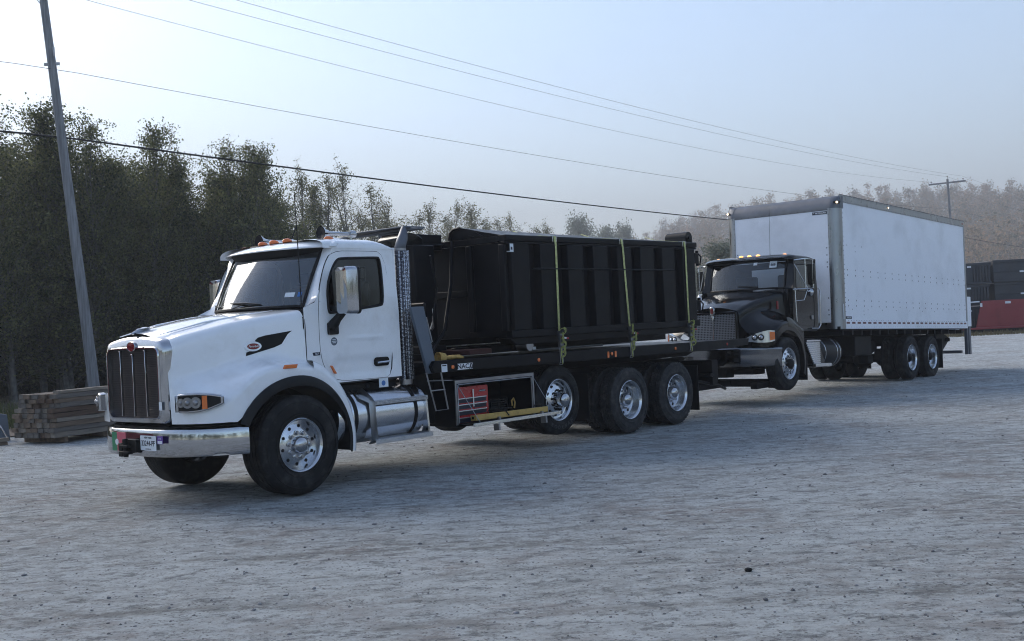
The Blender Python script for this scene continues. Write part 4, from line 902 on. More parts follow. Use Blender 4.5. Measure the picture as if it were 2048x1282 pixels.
def glove():
    G = on_truck('work_glove'); tag(G, 'crumpled tan leather work glove lying on the front corner of the deck', 'glove')
    mb = MB()
    mb.sphere((-2.60, 1.07, 1.395), .10, 8, (1.15, .7, .30))
    for k, (a, l) in enumerate(((.5, .12), (.25, .15), (.0, .155), (-.3, .13))):
        x0, y0 = -2.68, 1.10 - k * .035; mb.tube([(x0 + .04, y0, 1.40), (x0 - l * .5, y0 + a * .02, 1.408), (x0 - l, y0 + a * .06, 1.385)], [.022, .020, .012], 7)
    mb.tube([(-2.56, 1.12, 1.395), (-2.62, 1.18, 1.40), (-2.70, 1.20, 1.385)], [.024, .02, .012], 7)
    obj('glove_body', mb, M['glove'], G, smooth=60)
    obj('cuff', MB().tube([(-2.50, 1.07, 1.39), (-2.40, 1.05, 1.395)], [.07, .085], 12, False), M['glove'], G, thick=.004)
glove()
def chest():
    C = on_truck('tool_chest'); tag(C, 'red tool chest with silver drawer strips inside the open locker of the white truck', 'tool chest')
    x0, x1, y0, y1, z0, z1 = -3.22, -2.57, .82, 1.15, .525, 1.0
    obj('case', MB().rbox(x0, x1, y0, y1, z0, z1, .03, 'y'), M['red'], C, bevel=.004)
    for k, z in enumerate((.855, .775, .695, .60)):
        for a, b in (((x0 + .05, (x0 + x1) / 2 - .03), ((x0 + x1) / 2 + .0, x1 - .03)) if k < 2 else ((x0 + .05, x1 - .03),)):
            d = obj('drawer', MB().box(a, b, y1 + .001, y1 + .008, z - .065 if k != 3 else z - .07, z - .002), M['ink'], C); obj('drawer_pull', MB().box(a, b, y1 + .009, y1 + .022, z - .016, z), M['alu'], d, bevel=.003)
    obj('lid_clasp', MB().box((x0 + x1) / 2 - .028, (x0 + x1) / 2 - .004, y1 + .009, y1 + .02, .73, .96), M['alu'], C)
    nb = obj('name_strip', MB().box(x0 + .05, x0 + .18, y1 + .001, y1 + .004, .915, .94), M['ink'], C); text('name_lettering', 'CRAFTSMAN', .02, side_M(x0 + .115, y1 + .0045, .9275), M['badgewhite'], nb)
    obj('top_handle', MB().tube([(-2.98, .95, .98), (-2.95, .95, 1.02), (-2.80, .95, 1.02), (-2.77, .95, .98)], .009, 6), M['plastic'], C)
    B = on_truck('chain_crate'); tag(B, 'dark crate of chains behind the yellow bar in the open locker', 'crate')
    mb = MB().box(-3.75, -3.25, .75, 1.02, .522, .535)
    for k in range(8): mb.box(-3.75 + k * .0, -3.25, 1.0, 1.02, .54 + k * .03, .555 + k * .03)
    for x in (-3.75, -3.58, -3.42, -3.27): mb.box(x, x + .02, 1.021, 1.03, .535, .78)
    obj('crate_body', mb, M['plastic'], B, bevel=.003)
    obj('shackle', MB().tube([(-3.82, 1.05, .66), (-3.80, 1.06, .73), (-3.84, 1.06, .76), (-3.88, 1.05, .70), (-3.86, 1.05, .62)], .012, 6), M['glove'], B)
chest()
def bar():
    B = on_truck('lift_bar'); tag(B, 'long tan yellow tool bar with black handles lying on the dropped locker door', 'tool bar')
    m = Matrix.Translation((-3.35, 1.42, .600)) @ Matrix.Rotation(R(-6), 4, 'Z') @ Matrix.Rotation(R(5), 4, 'X')
    obj('beam', MB().box(-.66, .66, -.055, .055, -.04, .035, M=m), M['yellow'], B, bevel=.006)
    for x in (-.50, .05): obj('handle', MB().tube([m @ Vector(p) for p in ((x - .08, .02, .04), (x - .06, .03, .075), (x + .06, .03, .075), (x + .08, .02, .04))], .009, 6), M['plastic'], B)
    obj('cord', MB().tube([m @ Vector(p) for p in ((.42, .0, .04), (.38, .02, .09), (.25, .04, .10), (.14, .06, .05), (.10, .08, -.02))], .008, 6), M['plastic'], B)
    obj('end_bolt', MB().cyl(m @ Vector((.661, 0, 0)), m @ Vector((.67, 0, 0)), .018, 10), M['frame'], B)
bar()

# ================================================================== TRUCK 2 : black cab box truck, nose lifted
PT = 2.0002; a2 = R(229.877)
T2 = empty('box_truck'); tag(T2, 'black cab box truck with a tall white cargo box, towed nose-up behind the carrier', 'truck')
Zx = Vector((-math.sin(R(PT)) * math.cos(a2), -math.sin(R(PT)) * math.sin(a2), math.cos(R(PT))))
T2.location = Vector((8.458, 26.846, .52)) - .52 * Zx; T2.rotation_euler = (0, R(-PT), a2)
def build_t2():
    T = T2; K = M['black']
    xs = [7.10, 7.08, 7.05, 7.0, 6.95, 6.90, 6.85, 6.80] + [6.35 + .62 * math.cos(R(a)) for a in range(0, 91, 9)] + [6.2, 6.1, 6.0, 5.9, 5.8, 5.70]
    xs = sorted(set(round(x, 4) for x in xs), reverse=True)
    P = dict(xs=xs, r=.10, w=([5.7, 7.1], [.90, .535]), zc=([5.7, 6.1, 6.5, 6.9, 7.1], [2.04, 1.975, 1.87, 1.74, 1.655]), drop=([5.7, 7.1], [.05, .07]),
             F=([6.75, 6.9, 7.0, 7.06, 7.1], [1.20, 1.16, 1.08, .96, .80]), crest=([5.7, 6.05, 6.35, 6.6, 6.9, 7.1], [1.28, 1.42, 1.47, 1.45, 1.32, 1.18]), soft=([5.7, 7.1], [.20, .40]),
             zb=([5.7, 6.96, 6.98, 7.1], [.90, .90, .86, .86]), arch=(6.35, .555, .64, .64, .63))
    obj('hood', hood_mesh(P), K, T, smooth=50)
    for s in (1, -1):
        rows = []
        for k in range(25):
            a = R(88 + (200 - 88) * k / 24); ca, sa = math.cos(a), math.sin(a)
            pi, po = (6.35 + .64 * ca, .555 + .63 * sa), (6.35 + .74 * ca, .555 + .88 * sa - .0)
            rows.append([(pi[0], s * .9, pi[1]), (pi[0], s * 1.195, pi[1]), (pi[0] * .5 + po[0] * .5, s * 1.205, pi[1] * .5 + po[1] * .5), (po[0], s * 1.17, po[1]), (po[0] - .01, s * .88, po[1] + .01)])
        mb = MB().grid(rows)
        if s < 0: mb.f = [f[::-1] for f in mb.f]
        obj('fender', mb, K, T, smooth=50)
        obj('wheel_housing', MB().lathe([(.61, -.35), (.61, .0)], (6.35, s * .80 + (.35 if s < 0 else 0), .58), 'y', 40, R(-5), R(200)), M['dark'], T)
        obj('side_badge', MB().prism([(5.99 + .16, 1.60), (5.99 + .20, 1.60), (5.99 + .20, 1.76), (5.99 + .16, 1.76)], s * .87, s * .90), M['badge'], T, bevel=.004)
        obj('mud_flap', MB().box(5.60, 5.62, min(s * .85, s * 1.2), max(s * .85, s * 1.2), .20, .75), M['plastic'], T)
        # headlight, swept round the fender corner
        path = [(7.14, .66), (7.13, .78), (7.095, .91), (7.04, 1.02), (6.965, 1.10), (6.885, 1.165)]; zt = [1.02, 1.085, 1.135, 1.17, 1.19, 1.18]; zb = [.99, .97, .955, .95, .955, .98]
        def strip(off, d0, d1, k0=0, k1=6):
            rows = []
            for i in range(k0, k1):
                x, y = path[i]; j = min(i + 1, 5); jj = max(i - 1, 0); tx, ty = path[j][0] - path[jj][0], path[j][1] - path[jj][1]; l = math.hypot(tx, ty); nx, ny = ty / l, -tx / l
                a, b = zb[i] + off, zt[i] - off; rows.append([(x + nx * d, s * (y + ny * d), z) for d, z in ((d0, a), (d1, a + .003), (d1, b - .003), (d0, b))])
            mb = MB().grid(rows, True); n = len(rows) * 4; mb.f += [(0, 1, 2, 3), (n - 1, n - 2, n - 3, n - 4)]
            if s < 0: mb.f = [f[::-1] for f in mb.f]
            return mb
        hl = obj('headlight', strip(0, -.06, .016), M['lens'], T)
        ob = MB()
        for k, t in ((1, .7), (2, .6)):
            x = path[k][0] * (1 - t) + path[k + 1][0] * t; y = path[k][1] * (1 - t) + path[k + 1][1] * t; tx, ty = path[k + 1][0] - path[k][0], path[k + 1][1] - path[k][1]; l = math.hypot(tx, ty); nx, ny = ty / l, -tx / l
            c = Vector((x, s * y, 1.055)); nv = Vector((nx, s * ny, 0)); ob.tube([c + nv * .01, c + nv * .022], [.062, .058], 18)
        rg_ = obj('lamp_ring', ob, M['plastic'], hl)
        ob = MB()
        for k, t in ((1, .7), (2, .6)):
            x = path[k][0] * (1 - t) + path[k + 1][0] * t; y = path[k][1] * (1 - t) + path[k + 1][1] * t; tx, ty = path[k + 1][0] - path[k][0], path[k + 1][1] - path[k][1]; l = math.hypot(tx, ty); nx, ny = ty / l, -tx / l
            ob.sphere((x + nx * .012, s * (y + ny * .012), 1.055), .044, 8)
        obj('projector', ob, M['chrome'], hl); obj('turn_signal', strip(.03, -.0, .020, 4, 6), M['orange'], hl)
    obj('engine', MB().box(5.6, 7.0, -.42, .42, .45, 1.5), M['frame'], T, bevel=.05)
    # grille
    inn = [(y, z) for y, z in rrect(-.50, .50, .86, 1.545, .05, 5)]
    g = obj('grille', MB().prism(inn, 7.06, 7.115, 'x'), M['mesh2'], T)
    obj('grille_surround', closed_ring_x(inn, 7.118, .024), K, T, smooth=50)
    obj('centre_strip', MB().box(7.116, 7.128, -.007, .007, .88, 1.50), M['chrome'], g)
    obj('hood_emblem', MB().rbox(7.10, 7.165, -.052, .052, 1.50, 1.67, .045, 'x').box(7.118, 7.145, -.028, .028, 1.40, 1.50), M['chrome'], T, bevel=.012)
    obj('emblem_face', MB().rbox(7.165, 7.170, -.030, .030, 1.53, 1.64, .028, 'x'), M['badge'], T)
    pl = [(6.72, 1.235), (6.85, 1.215), (7.0, 1.14), (7.14, 1.0), (7.24, .83), (7.30, .6), (7.33, .3), (7.34, 0)]; pl = pl + [(x, -y) for x, y in pl[-2::-1]]
    pl = [(7.34 - .60 * (abs(y) / 1.235) ** 3.0, y) for y in (1.235 * math.sin(R(90 * k / 20)) for k in range(20, -21, -1))]
    rows = sweep_plan(pl, [(-.12, .865), (-.02, .865), (0, .862), (.016, .845), (.018, .82), (.008, .79), (.006, .70), (.0, .60), (-.008, .53), (-.02, .505), (-.08, .50)])
    obj('bumper', MB().grid(rows), mat('dark polished bumper', (.20, .205, .215), .10, 1, rv=.04), T, smooth=89)
    # cab
    yf = lambda x, z: 1.02 - .05 * sm((z - 2.0) / .75)
    door = smooth_poly([(5.58, 2.58), (5.62, 2.4), (5.72, 2.05), (5.74, 1.7), (5.70, 1.30), (4.82, 1.25), (4.80, 1.9), (4.84, 2.58)], 2)
    win = smooth_poly([(5.52, 2.50), (5.56, 2.38), (5.64, 2.06), (5.50, 1.95), (4.90, 1.98), (4.88, 2.10), (4.90, 2.50), (5.1, 2.52)], 2)
    shell = [(5.76, 1.25), (5.78, 2.02), (5.72, 2.06), (5.58, 2.62), (5.45, 2.66), (4.75, 2.66), (4.66, 2.58), (4.64, 1.9), (4.64, 1.20), (5.4, 1.20)]
    grow = lambda poly, k, c=(5.2, 1.95): [(c[0] + (x - c[0]) * k, c[1] + (z - c[1]) * k) for x, z in poly]
    for s in (1, -1):
        far = s < 0
        obj('cab_side', ring_panel(shell, grow(door, 1.005), (5.2, 1.95), yf, far=far, n=90), K, T, smooth=50)
        obj('door_gap', closed_tube(grow(door, 1.002), lambda x, z: yf(x, z) - .004, .006, far), M['dark'], T)
        d = obj('door', ring_panel(door, win, (5.2, 2.2), lambda x, z: yf(x, z) + .004, far=far, n=90), K, T, smooth=50)
        obj('window', fill_panel(win, lambda x, z: yf(x, z) - .01, far), M['glassdark'], d, smooth=0)
        obj('window_seal', closed_tube(win, lambda x, z: yf(x, z), .012, far), M['plastic'], d)
        obj('door_handle', MB().box(4.90, 5.0, min(s * 1.026, s * 1.05), max(s * 1.026, s * 1.05), 1.40, 1.48), M['steel'], d, bevel=.006)
        obj('grab_rail', MB().tube([(5.72, s * 1.05, 2.02), (5.72, s * 1.07, 1.35)], .010, 6).tube([(4.70, s * 1.06, 2.05), (4.68, s * 1.09, 2.0), (4.68, s * 1.09, 1.30), (4.76, s * 1.08, 1.22), (5.05, s * 1.06, 1.22)], .013, 6), M['alu'], T)
        # west coast mirror with its tube frame
        fr = MB().tube([(5.62, s * 1.0, 2.58), (5.52, s * 1.20, 2.60), (5.42, s * 1.30, 2.58), (5.42, s * 1.30, 2.02), (5.55, s * 1.22, 2.0), (5.76, s * 1.02, 1.99)], .012, 6).tube([(5.55, s * 1.20, 2.60), (5.55, s * 1.20, 2.0)], .010, 6).tube([(5.66, s * 1.02, 2.50), (5.52, s * 1.22, 2.02)], .010, 6).tube([(5.50, s * 1.22, 2.0), (5.54, s * 1.15, 1.78), (5.72, s * 1.03, 1.76)], .008, 6)
        mf = obj('mirror_frame', fr, M['alu'], T)
        obj('mirror', MB().rbox(5.36, 5.43, s * 1.255 - .075, s * 1.255 + .075, 2.08, 2.50, .03, 'x'), M['black'], mf, bevel=.012)
        obj('convex_mirror', MB().sphere((5.46, s * 1.235, 1.93), .085, 8, (.45, 1, 1)), M['chrome'], mf)
        rows = []
        for k in range(7):
            t = k / 6; z = 2.02 + .60 * t; xg = 5.74 - .16 * t; xs_ = np.interp(z, [2.02, 2.06, 2.62], [5.78, 5.72, 5.58])
            rows.append([(xg + (xs_ - .0 - xg) * (1 - math.cos(R(a))), s * min(.82 + (1.02 - .82) * math.sin(R(a)), yf(0, z)), z) for a in range(0, 91, 15)])
        mb = MB().grid(rows)
        if s > 0: mb.f = [f[::-1] for f in mb.f]
        obj('windscreen_pillar', mb, K, T, smooth=60)
    wb = lambda y: (5.90 - .16 * (abs(y) / .83) ** 2.3, 2.035); wt = lambda y: (5.72 - .13 * (abs(y) / .83) ** 2.3, 2.60)
    rows = [[(wb(y)[0] + (wt(y)[0] - wb(y)[0]) * t + .015 * math.sin(math.pi * t), y, 2.035 + .565 * t) for y in np.linspace(-.83, .83, 21)] for t in np.linspace(0, 1, 7)]
    ws = obj('windscreen', MB().grid(rows), glass('tinted windscreen', (.34, .38, .40), .03, 1.7), T, smooth=60)
    edge = rows[0] + [r[-1] for r in rows[1:]] + rows[-1][-2::-1] + [r[0] for r in rows[-2:0:-1]]
    obj('windscreen_seal', MB().tube([(x + .004, y, z) for x, y, z in edge + edge[:2]], .018, 6, False), M['plastic'], ws)
    def on_ws(y, t, d=.008):
        return (wb(y)[0] + (wt(y)[0] - wb(y)[0]) * t + .015 * math.sin(math.pi * t) + d, y, 2.035 + .565 * t)
    fs = obj('fleet_sticker', MB().add([on_ws(.52, .74), on_ws(.66, .74), on_ws(.66, .98), on_ws(.52, .98)], [(0, 1, 2, 3)]), M['sticker'], ws)
    p = on_ws(.59, .84, .014); text('fleet_number', '809', .068, Matrix.Translation(p) @ Matrix.Rotation(R(90 + 8), 4, 'Z') @ Matrix.Rotation(R(76), 4, 'X'), M['ink'], fs, 0, .0005, .0015)
    obj('inspection_sticker', MB().add([on_ws(.18, .86), on_ws(.26, .86), on_ws(.26, .96), on_ws(.18, .96)], [(0, 1, 2, 3)]), M['sticker'], ws)
    for y0, y1 in ((-.1, .34),): obj('wiper', MB().tube([on_ws(y0, .12, .02), on_ws(y1, .07, .03)], .010, 6).tube([on_ws(y1 + .06, .0, .02), on_ws(.12, .10, .035)], .008, 6), M['plastic'], T)
    rows = []
    for i in range(13):
        x = 5.80 - 1.17 * i / 12; rear = max(0, (4.95 - x) / .32); front = max(0, (x - 5.55) / .25); zc = 2.725 - .07 * rear ** 2 - .065 * front ** 2
        rows.append([(x, 1.0 * abs(math.cos(a)) ** .4 * (1 if math.cos(a) > 0 else -1) * (1 - .12 * front ** 2), 2.60 + (zc - 2.60) * math.sin(a) ** .5) for a in np.linspace(0, math.pi, 31)])
    obj('roof', MB().grid(rows), K, T, smooth=70)
    obj('rear_wall', MB().box(4.64, 4.67, -1.0, 1.0, 1.2, 2.12).box(4.64, 4.67, -1.0, 1.0, 2.5, 2.64).box(4.64, 4.67, -1.0, -.45, 2.12, 2.5).box(4.64, 4.67, .45, 1.0, 2.12, 2.5), K, T)
    obj('cab_floor', MB().box(4.67, 5.74, -1.0, 1.0, 1.17, 1.24).box(5.70, 5.75, -.9, .9, 1.24, 2.0), M['dash'], T); obj('dashboard', MB().prism([(5.85, 2.0), (5.45, 2.0), (5.30, 1.9), (5.3, 1.7), (5.8, 1.7)], -.85, .85), M['dash'], T)
    for y in (.48, -.48): obj('seat', MB().rbox(4.72, 4.88, y - .22, y + .22, 1.5, 2.35, .04, 'x').rbox(4.85, 5.2, y - .22, y + .22, 1.5, 1.64, .04), M['seat'], T, bevel=.02)
    for y, x in ((-.75, 5.50), (-.19, 5.56), (0, 5.57), (.19, 5.56), (.75, 5.50)):
        z = 2.675 - .02 * (y > .5 or y < -.5); lb = obj('roof_light', MB().rbox(x - .10, x + .05, y - .05, y + .05, z, z + .035, .015), K, T, bevel=.006); obj('lens', MB().sphere((x, y, z + .045), .045, 8, (1.4, .95, .75)), M['orangelit'], lb)
    obj('whip_antenna', MB().tube([(5.35, .35, 2.70), (5.35, .35, 2.78), (5.32, .35, 3.7)], [.012, .004, .002], 6), M['plastic'], T)
    # chassis, tank, steps
    ch = MB()
    for s in (1, -1): ch.box(-3.7, 7.1, s * .43 - .04, s * .43 + .04, .80, 1.06)
    for x in (-3, -1.5, 0, 1.5, 3, 4.5, 6): ch.box(x - .06, x + .06, -.39, .39, .84, 1.02)
    for x in np.linspace(-3.5, 3.9, 16): ch.box(x - .04, x + .04, -1.22, 1.22, 1.07, 1.17)
    obj('chassis', ch, M['frame'], T, bevel=.008)
    obj('axle', MB().cyl((0, -.9, .52), (0, .9, .52), .1).cyl((-1.35, -.9, .52), (-1.35, .9, .52), .1).cyl((6.35, -.9, .50), (6.35, .9, .50), .06).sphere((0, 0, .52), .24).sphere((-1.35, 0, .52), .24).cyl((0, 0, .62), (5.2, 0, .8), .06, 10).box(-1.6, .3, -.56, -.42, .55, .75).box(-1.6, .3, .42, .56, .55, .75), M['frame'], T)
    obj('air_tank', MB().cyl((.9, .55, .8), (1.7, .55, .8), .16, 16).box(.9, 1.0, .45, .65, .8, 1.06).box(1.55, 1.65, .45, .65, .8, 1.06), M['frame'], T, bevel=.01); obj('underbody_gear', MB().box(1.9, 2.8, .45, 1.0, .62, 1.05).box(4.3, 5.1, -.6, .5, .42, 1.0).cyl((2.0, -.8, .7), (3.2, -.8, .7), .28).box(1.2, 1.5, .5, .75, .42, .6).box(6.9, 7.2, -.3, .3, .3, .5).box(6.4, 6.9, -.7, .7, .35, .45), M['frame'], T, bevel=.02)
    t = obj('fuel_tank', MB().lathe([(.0005, 0), (.22, .01), (.29, .04), (.305, .08), (.305, 1.02), (.29, 1.06), (.22, 1.09), (.0005, 1.10)], (3.70, .82, .72), 'x', 40), M['plastic'], T)
    obj('tank_strap', MB().lathe([(.307, 0), (.312, .003), (.312, .017), (.307, .02)], (3.84, .82, .72), 'x', 40).lathe([(.307, 0), (.312, .003), (.312, .017), (.307, .02)], (3.98, .82, .72), 'x', 40).lathe([(.307, 0), (.312, .003), (.312, .017), (.307, .02)], (4.55, .82, .72), 'x', 40), M['chrome'], t)
    st = MB()
    for k in range(11):
        z = .94 - k * .04; w0 = 5.60 - .031 * k; w1 = 4.98
        st.box(w1, w0, 1.17, 1.195, z - .040, z).box(w1 + .01, w0 - .01, 1.195, 1.203, z - .030, z - .006)
    obj('step', st.box(4.98, 5.60, .95, 1.21, .95, .985).box(4.55, 5.28, .95, 1.23, .46, .49).box(4.55, 5.28, 1.225, 1.235, .445, .51), M['alu'], T, bevel=.004)
    obj('step_side', MB().prism([(4.98, .94), (4.98, .50), (4.70, .50)], 1.15, 1.165), M['black'], T)
    put_wheel('steer_small', 6.35, 1.055, .54, T, rotk=.2, label='wheel held off the ground'); put_wheel('steer_small', 6.35, 1.035, .54, T, far=True)
    for i, x in enumerate((0, -1.35)):
        for far in (False, True):
            put_wheel('trailer', x, 1.08, .52, T, far=far, rotk=i + .2); put_wheel('trailer', x, .735, .52, T, far=far, inner=True)
        pass
    for s in (1, -1): obj('mud_flap', MB().box(-2.02, -2.0, min(s * .62, s * 1.22), max(s * .62, s * 1.22), .22, .95), M['plastic'], T)
    # ---------------- cargo box
    x0, x1, Y, zb, zt = -3.74, 4.155, 1.295, 1.20, 3.99
    obj('side_panel', MB().box(x0 + .06, x1 - .17, Y - .03, Y - .006, zb + .18, zt - .14), M['boxwhite'], T); obj('side_panel', MB().box(x0 + .06, x1 - .17, -Y + .006, -Y + .03, zb + .18, zt - .14), M['boxwhite'], T)
    obj('front_panel', MB().box(x1 - .03, x1 - .008, -Y + .15, Y - .15, zb + .14, zt - .27), M['boxwhite'], T)
    obj('box_floor', MB().box(x0, x1 - .02, -Y + .04, Y - .04, zb - .02, zb + .05), M['frame'], T)
    obj('box_roof', MB().box(x0 + .02, x1 - .20, -Y + .03, Y - .03, zt - .03, zt - .005), M['rail'], T)
    obj('rear_door', MB().box(x0 + .01, x0 + .04, -Y + .08, Y - .08, zb, zt - .12), M['boxwhite'], T)
    for s in (1, -1):
        post = MB().lathe([(.165, zb), (.165, zt - .27)], (x1 - .17, s * (Y - .165), 0), 'z', 12, 0 if s > 0 else -math.pi / 2, math.pi / 2 if s > 0 else 0)
        obj('corner_post', post.box(x1 - .24, x1 - .171, min(s * (Y - .005), s * Y), max(s * (Y - .005), s * Y), zb, zt - .27).box(x1 - .006, x1 - .001, min(s * (Y - .166), s * (Y - .215)), max(s * (Y - .166), s * (Y - .215)), zb, zt - .27), M['rail'], T, smooth=50)
        capm = MB(); R0 = .165; rows = []
        for i in range(9):
            b = R(90 * i / 8)     # elevation around the top
            row = []
            for k in range(11):
                a = R(90 * k / 10); rr = .172
                ex = (.27 * math.sin(b)); 
                px = x1 - .17 + (rr * math.cos(a)) * (1 if i < 1 else 1) - (.25 * (1 - math.cos(b))) * math.cos(a) ; py = (Y - .165) + rr * math.sin(a) - .03 * (1 - math.cos(b))
                row.append((px, s * py, zt - .272 + ex))
            rows.append(row)
        capm.grid(rows); capm.grid([[(x1 - .17 - .12, s * (Y + .005), zt - .272), (x1 - .17 - .12, s * (Y + .005), zt - .02), (x1 - .17 - .12, s * (Y - .03), zt)], [(x1 - .17, s * (Y + .007), zt - .272), (x1 - .19, s * (Y + .005), zt - .02), (x1 - .2, s * (Y - .03), zt)]])
        cpo = obj('corner_cap', capm, M['greycast'], T, smooth=60)
        ml = obj('marker_light', MB().box(x1 - .10, x1 - .02, min(s * (Y - .05), s * (Y - .04)), max(s * (Y - .05), s * (Y - .04)), 0, .01), M['plastic'], T)
        ml.data.clear_geometry(); q = MB(); cx, cy = x1 - .17 + .176 * math.cos(R(50)), (Y - .165) + .176 * math.sin(R(50)); mm = Matrix.Translation((cx, s * cy, zt - .155)) @ Matrix.Rotation(R(50) * s, 4, 'Z')
        q.box(-.01, .008, -.075, .075, -.025, .025, M=mm); me = mesh_of('marker_light', q); me.materials.append(M['plastic']); ml.data = me
        obj('bulb', MB().sphere(mm @ Vector((.010, 0, 0)), .022, 6), M['litwhite'], ml)
        obj('top_rail', MB().box(x0, x1 - .17, min(s * (Y - .05), s * (Y + .004)), max(s * (Y - .05), s * (Y + .004)), zt - .145, zt - .012).box(x0, x1 - .17, min(s * (Y - .04), s * (Y + .010)), max(s * (Y - .04), s * (Y + .010)), zt - .010, zt + .006), M['rail'], T)
        obj('rail_cap', MB().box(x0, x1 - .18, min(s * (Y - .035), s * (Y + .012)), max(s * (Y - .035), s * (Y + .012)), zt + .007, zt + .017), M['ink'], T)
        br = obj('bottom_rail', MB().box(x0, x1 - .245, min(s * (Y - .05), s * (Y + .004)), max(s * (Y - .05), s * (Y + .004)), zb, zb + .19), M['boxwhite'], T, bevel=.003)
        tp = MB(); tw = MB()
        n = 27
        for k in range(n):
            xa = x1 - .26 - k * .283; xb = xa - .17
            tp.box(xb, xa, min(s * (Y + .0045), s * (Y + .006)), max(s * (Y + .0045), s * (Y + .006)), zb + .105, zb + .145)
        obj('reflective_tape', tp, mat('dark red tape', (.10, .012, .02), .4), br)
        rv = MB()
        for z in np.linspace(zb + .16, zt - .17, 26): rv.box(x1 - .262, x1 - .246, s * (Y + .0) - .003 * (s < 0), s * (Y + .0) + .003 * (s > 0) + .0005, z - .008, z + .008)
        for x in np.arange(x0 + .1, x1 - .3, .105): rv.box(x - .008, x + .008, s * (Y + .003) - .004, s * (Y + .003) + .004, zt - .135, zt - .118)
        for x in np.arange(x0 + .1, x1 - .3, .135): rv.box(x - .007, x + .007, s * (Y + .001) - .005, s * (Y + .001) + .005, zb + .165, zb + .18).box(x - .005, x + .005, s * (Y + .001) - .0045, s * (Y + .001) + .0045, zb + .03, zb + .042)
        for i, x in enumerate(np.arange(x1 - .42, x0 + .1, -.408)):
            for z in (2.44, 2.325, 1.80, 1.685): rv.box(x - .011, x + .011, s * (Y - .006) - .003, s * (Y - .006) + .003, z - .014, z + .014)
            if i % 2 == 0: rv.box(x - .2, x - .185, s * (Y - .006) - .003, s * (Y - .006) + .003, 1.60, 1.62)
        for x, z in ((3.72, 2.96), (3.3, 2.96), (3.3, 2.84), (2.95, 2.96), (2.95, 1.58), (2.95, 1.50)): rv.box(x - .010, x + .010, s * (Y - .006) - .003, s * (Y - .006) + .003, z - .010, z + .010)
        rvo = obj('rivets', rv, M['ink'], T); rvo['kind'] = 'stuff'
        if s > 0:
            wm = obj('side_marker', MB().rbox(1.36, 1.46, Y + .005, Y + .012, zt - .075, zt - .045, .012), M['ink'], T); obj('bulb', MB().sphere((1.41, Y + .014, zt - .06), .014, 6), M['litwhite'], wm)
            wm = obj('side_marker', MB().rbox(x0 + .07, x0 + .17, Y + .005, Y + .012, zt - .085, zt - .05, .012), M['redlens'], T)
            nb = obj('box_decal', MB().box(3.60, 3.895, Y - .0055, Y - .004, zb + .205, zb + .26), M['ink'], T); text('decal_text', 'MORGAN', .045, side_M(3.75, Y - .0035, zb + .232), M['badgewhite'], nb, .2)
            wl = obj('warning_label', MB().box(3.99, 4.03, Y + .001, Y + .0025, zb + .20, zb + .52), M['sticker'], T)
    # front edge: rounded nose cap
    rows = []
    for y in np.linspace(-Y + .15, Y - .15, 12): rows.append([(x1 - .27 + .265 * math.cos(R(a)), y, zt - .275 + .275 * math.sin(R(a))) for a in range(-5, 96, 8)])
    obj('nose_cap', MB().grid(rows).box(x1 - .014, x1 - .004, -Y + .15, Y - .15, zt - .31, zt - .27), M['nose'], T, smooth=60)
    rv = MB()
    for y in np.arange(-Y + .22, Y - .2, .165): rv.box(x1 - .005, x1 - .001, y - .010, y + .010, zt - .30, zt - .285)
    for s in (1, -1):
        for z in np.linspace(zb + .2, zt - .4, 20): rv.box(x1 - .004, x1 + .001, s * (Y - .20) - .012, s * (Y - .20) + .004, z - .006, z + .006)
        for z in (1.5, 1.6, 1.85, 2.5, 2.6, 2.75, 2.9): rv.box(x1 - .010, x1 - .004, s * (Y - .26) - .010, s * (Y - .26) + .010, z - .012, z + .012)
    obj('rivets', rv, M['ink'], T)
    obj('front_sill', MB().box(x1 - .04, x1 - .003, -Y + .15, Y - .15, zb, zb + .13), M['rail'], T)
    nb = obj('maker_plate', MB().box(x1 - .0075, x1 - .004, .74, 1.07, zt - .385, zt - .325), M['ink'], T); text('maker_lettering', '* MORGAN', .05, front_M(x1 - .0035, .905, zt - .355), M['badgewhite'], nb, .2, .0005, .001, 1.15)
    # tail lift
    [obj('rear_post', MB().box(x0 - .03, x0 + .06, a_, b_, zb, zt - .15), M['rail'], T) for a_, b_ in ((Y - .05, Y + .002), (-Y - .002, -Y + .05))]
    lg = obj('tail_lift', MB().box(x0 - .33, x0 - .04, -Y + .1, Y + .0, 1.25, 2.03), M['boxwhite'], T, bevel=.01)
    obj('lift_column', MB().box(x0 - .10, x0 - .02, Y - .10, Y - .02, .52, 1.26).box(x0 - .26, x0 - .12, Y - .06, Y - .0, .52, 1.23).box(x0 - .14, x0 - .09, -Y + .02, -Y + .10, .52, 1.26).box(x0 - .15, x0 - .05, -1.1, 1.1, .55, .63), M['greycast'], T, bevel=.008)
    arm = MB()
    for y in (.55, .75, -.6): arm.prism([(-2.75, 1.12), (-3.1, 1.15), (-3.72, .98), (-3.68, .86), (-3.3, .66), (-3.05, .42), (-2.85, .36), (-2.7, .46), (-2.85, .75)], y, y + .05)
    arm.cyl((-2.9, -.7, .50), (-2.9, .9, .50), .06).cyl((-3.5, -.7, .92), (-3.5, .9, .92), .05).cyl((-2.6, .3, 1.0), (-3.4, .3, .65), .05)
    obj('lift_arm', arm, M['frame'], T, bevel=.01)
    obj('lift_beacon', MB().cyl((x0 - .09, Y - .12, 2.03), (x0 - .09, Y - .12, 2.10), .03, 10), M['sticker'], T)
def closed_ring_x(poly, x, r):
    pts = [(x, y, z) for y, z in poly]; return MB().tube(pts + pts[:2], r, 6, False)
build_t2()

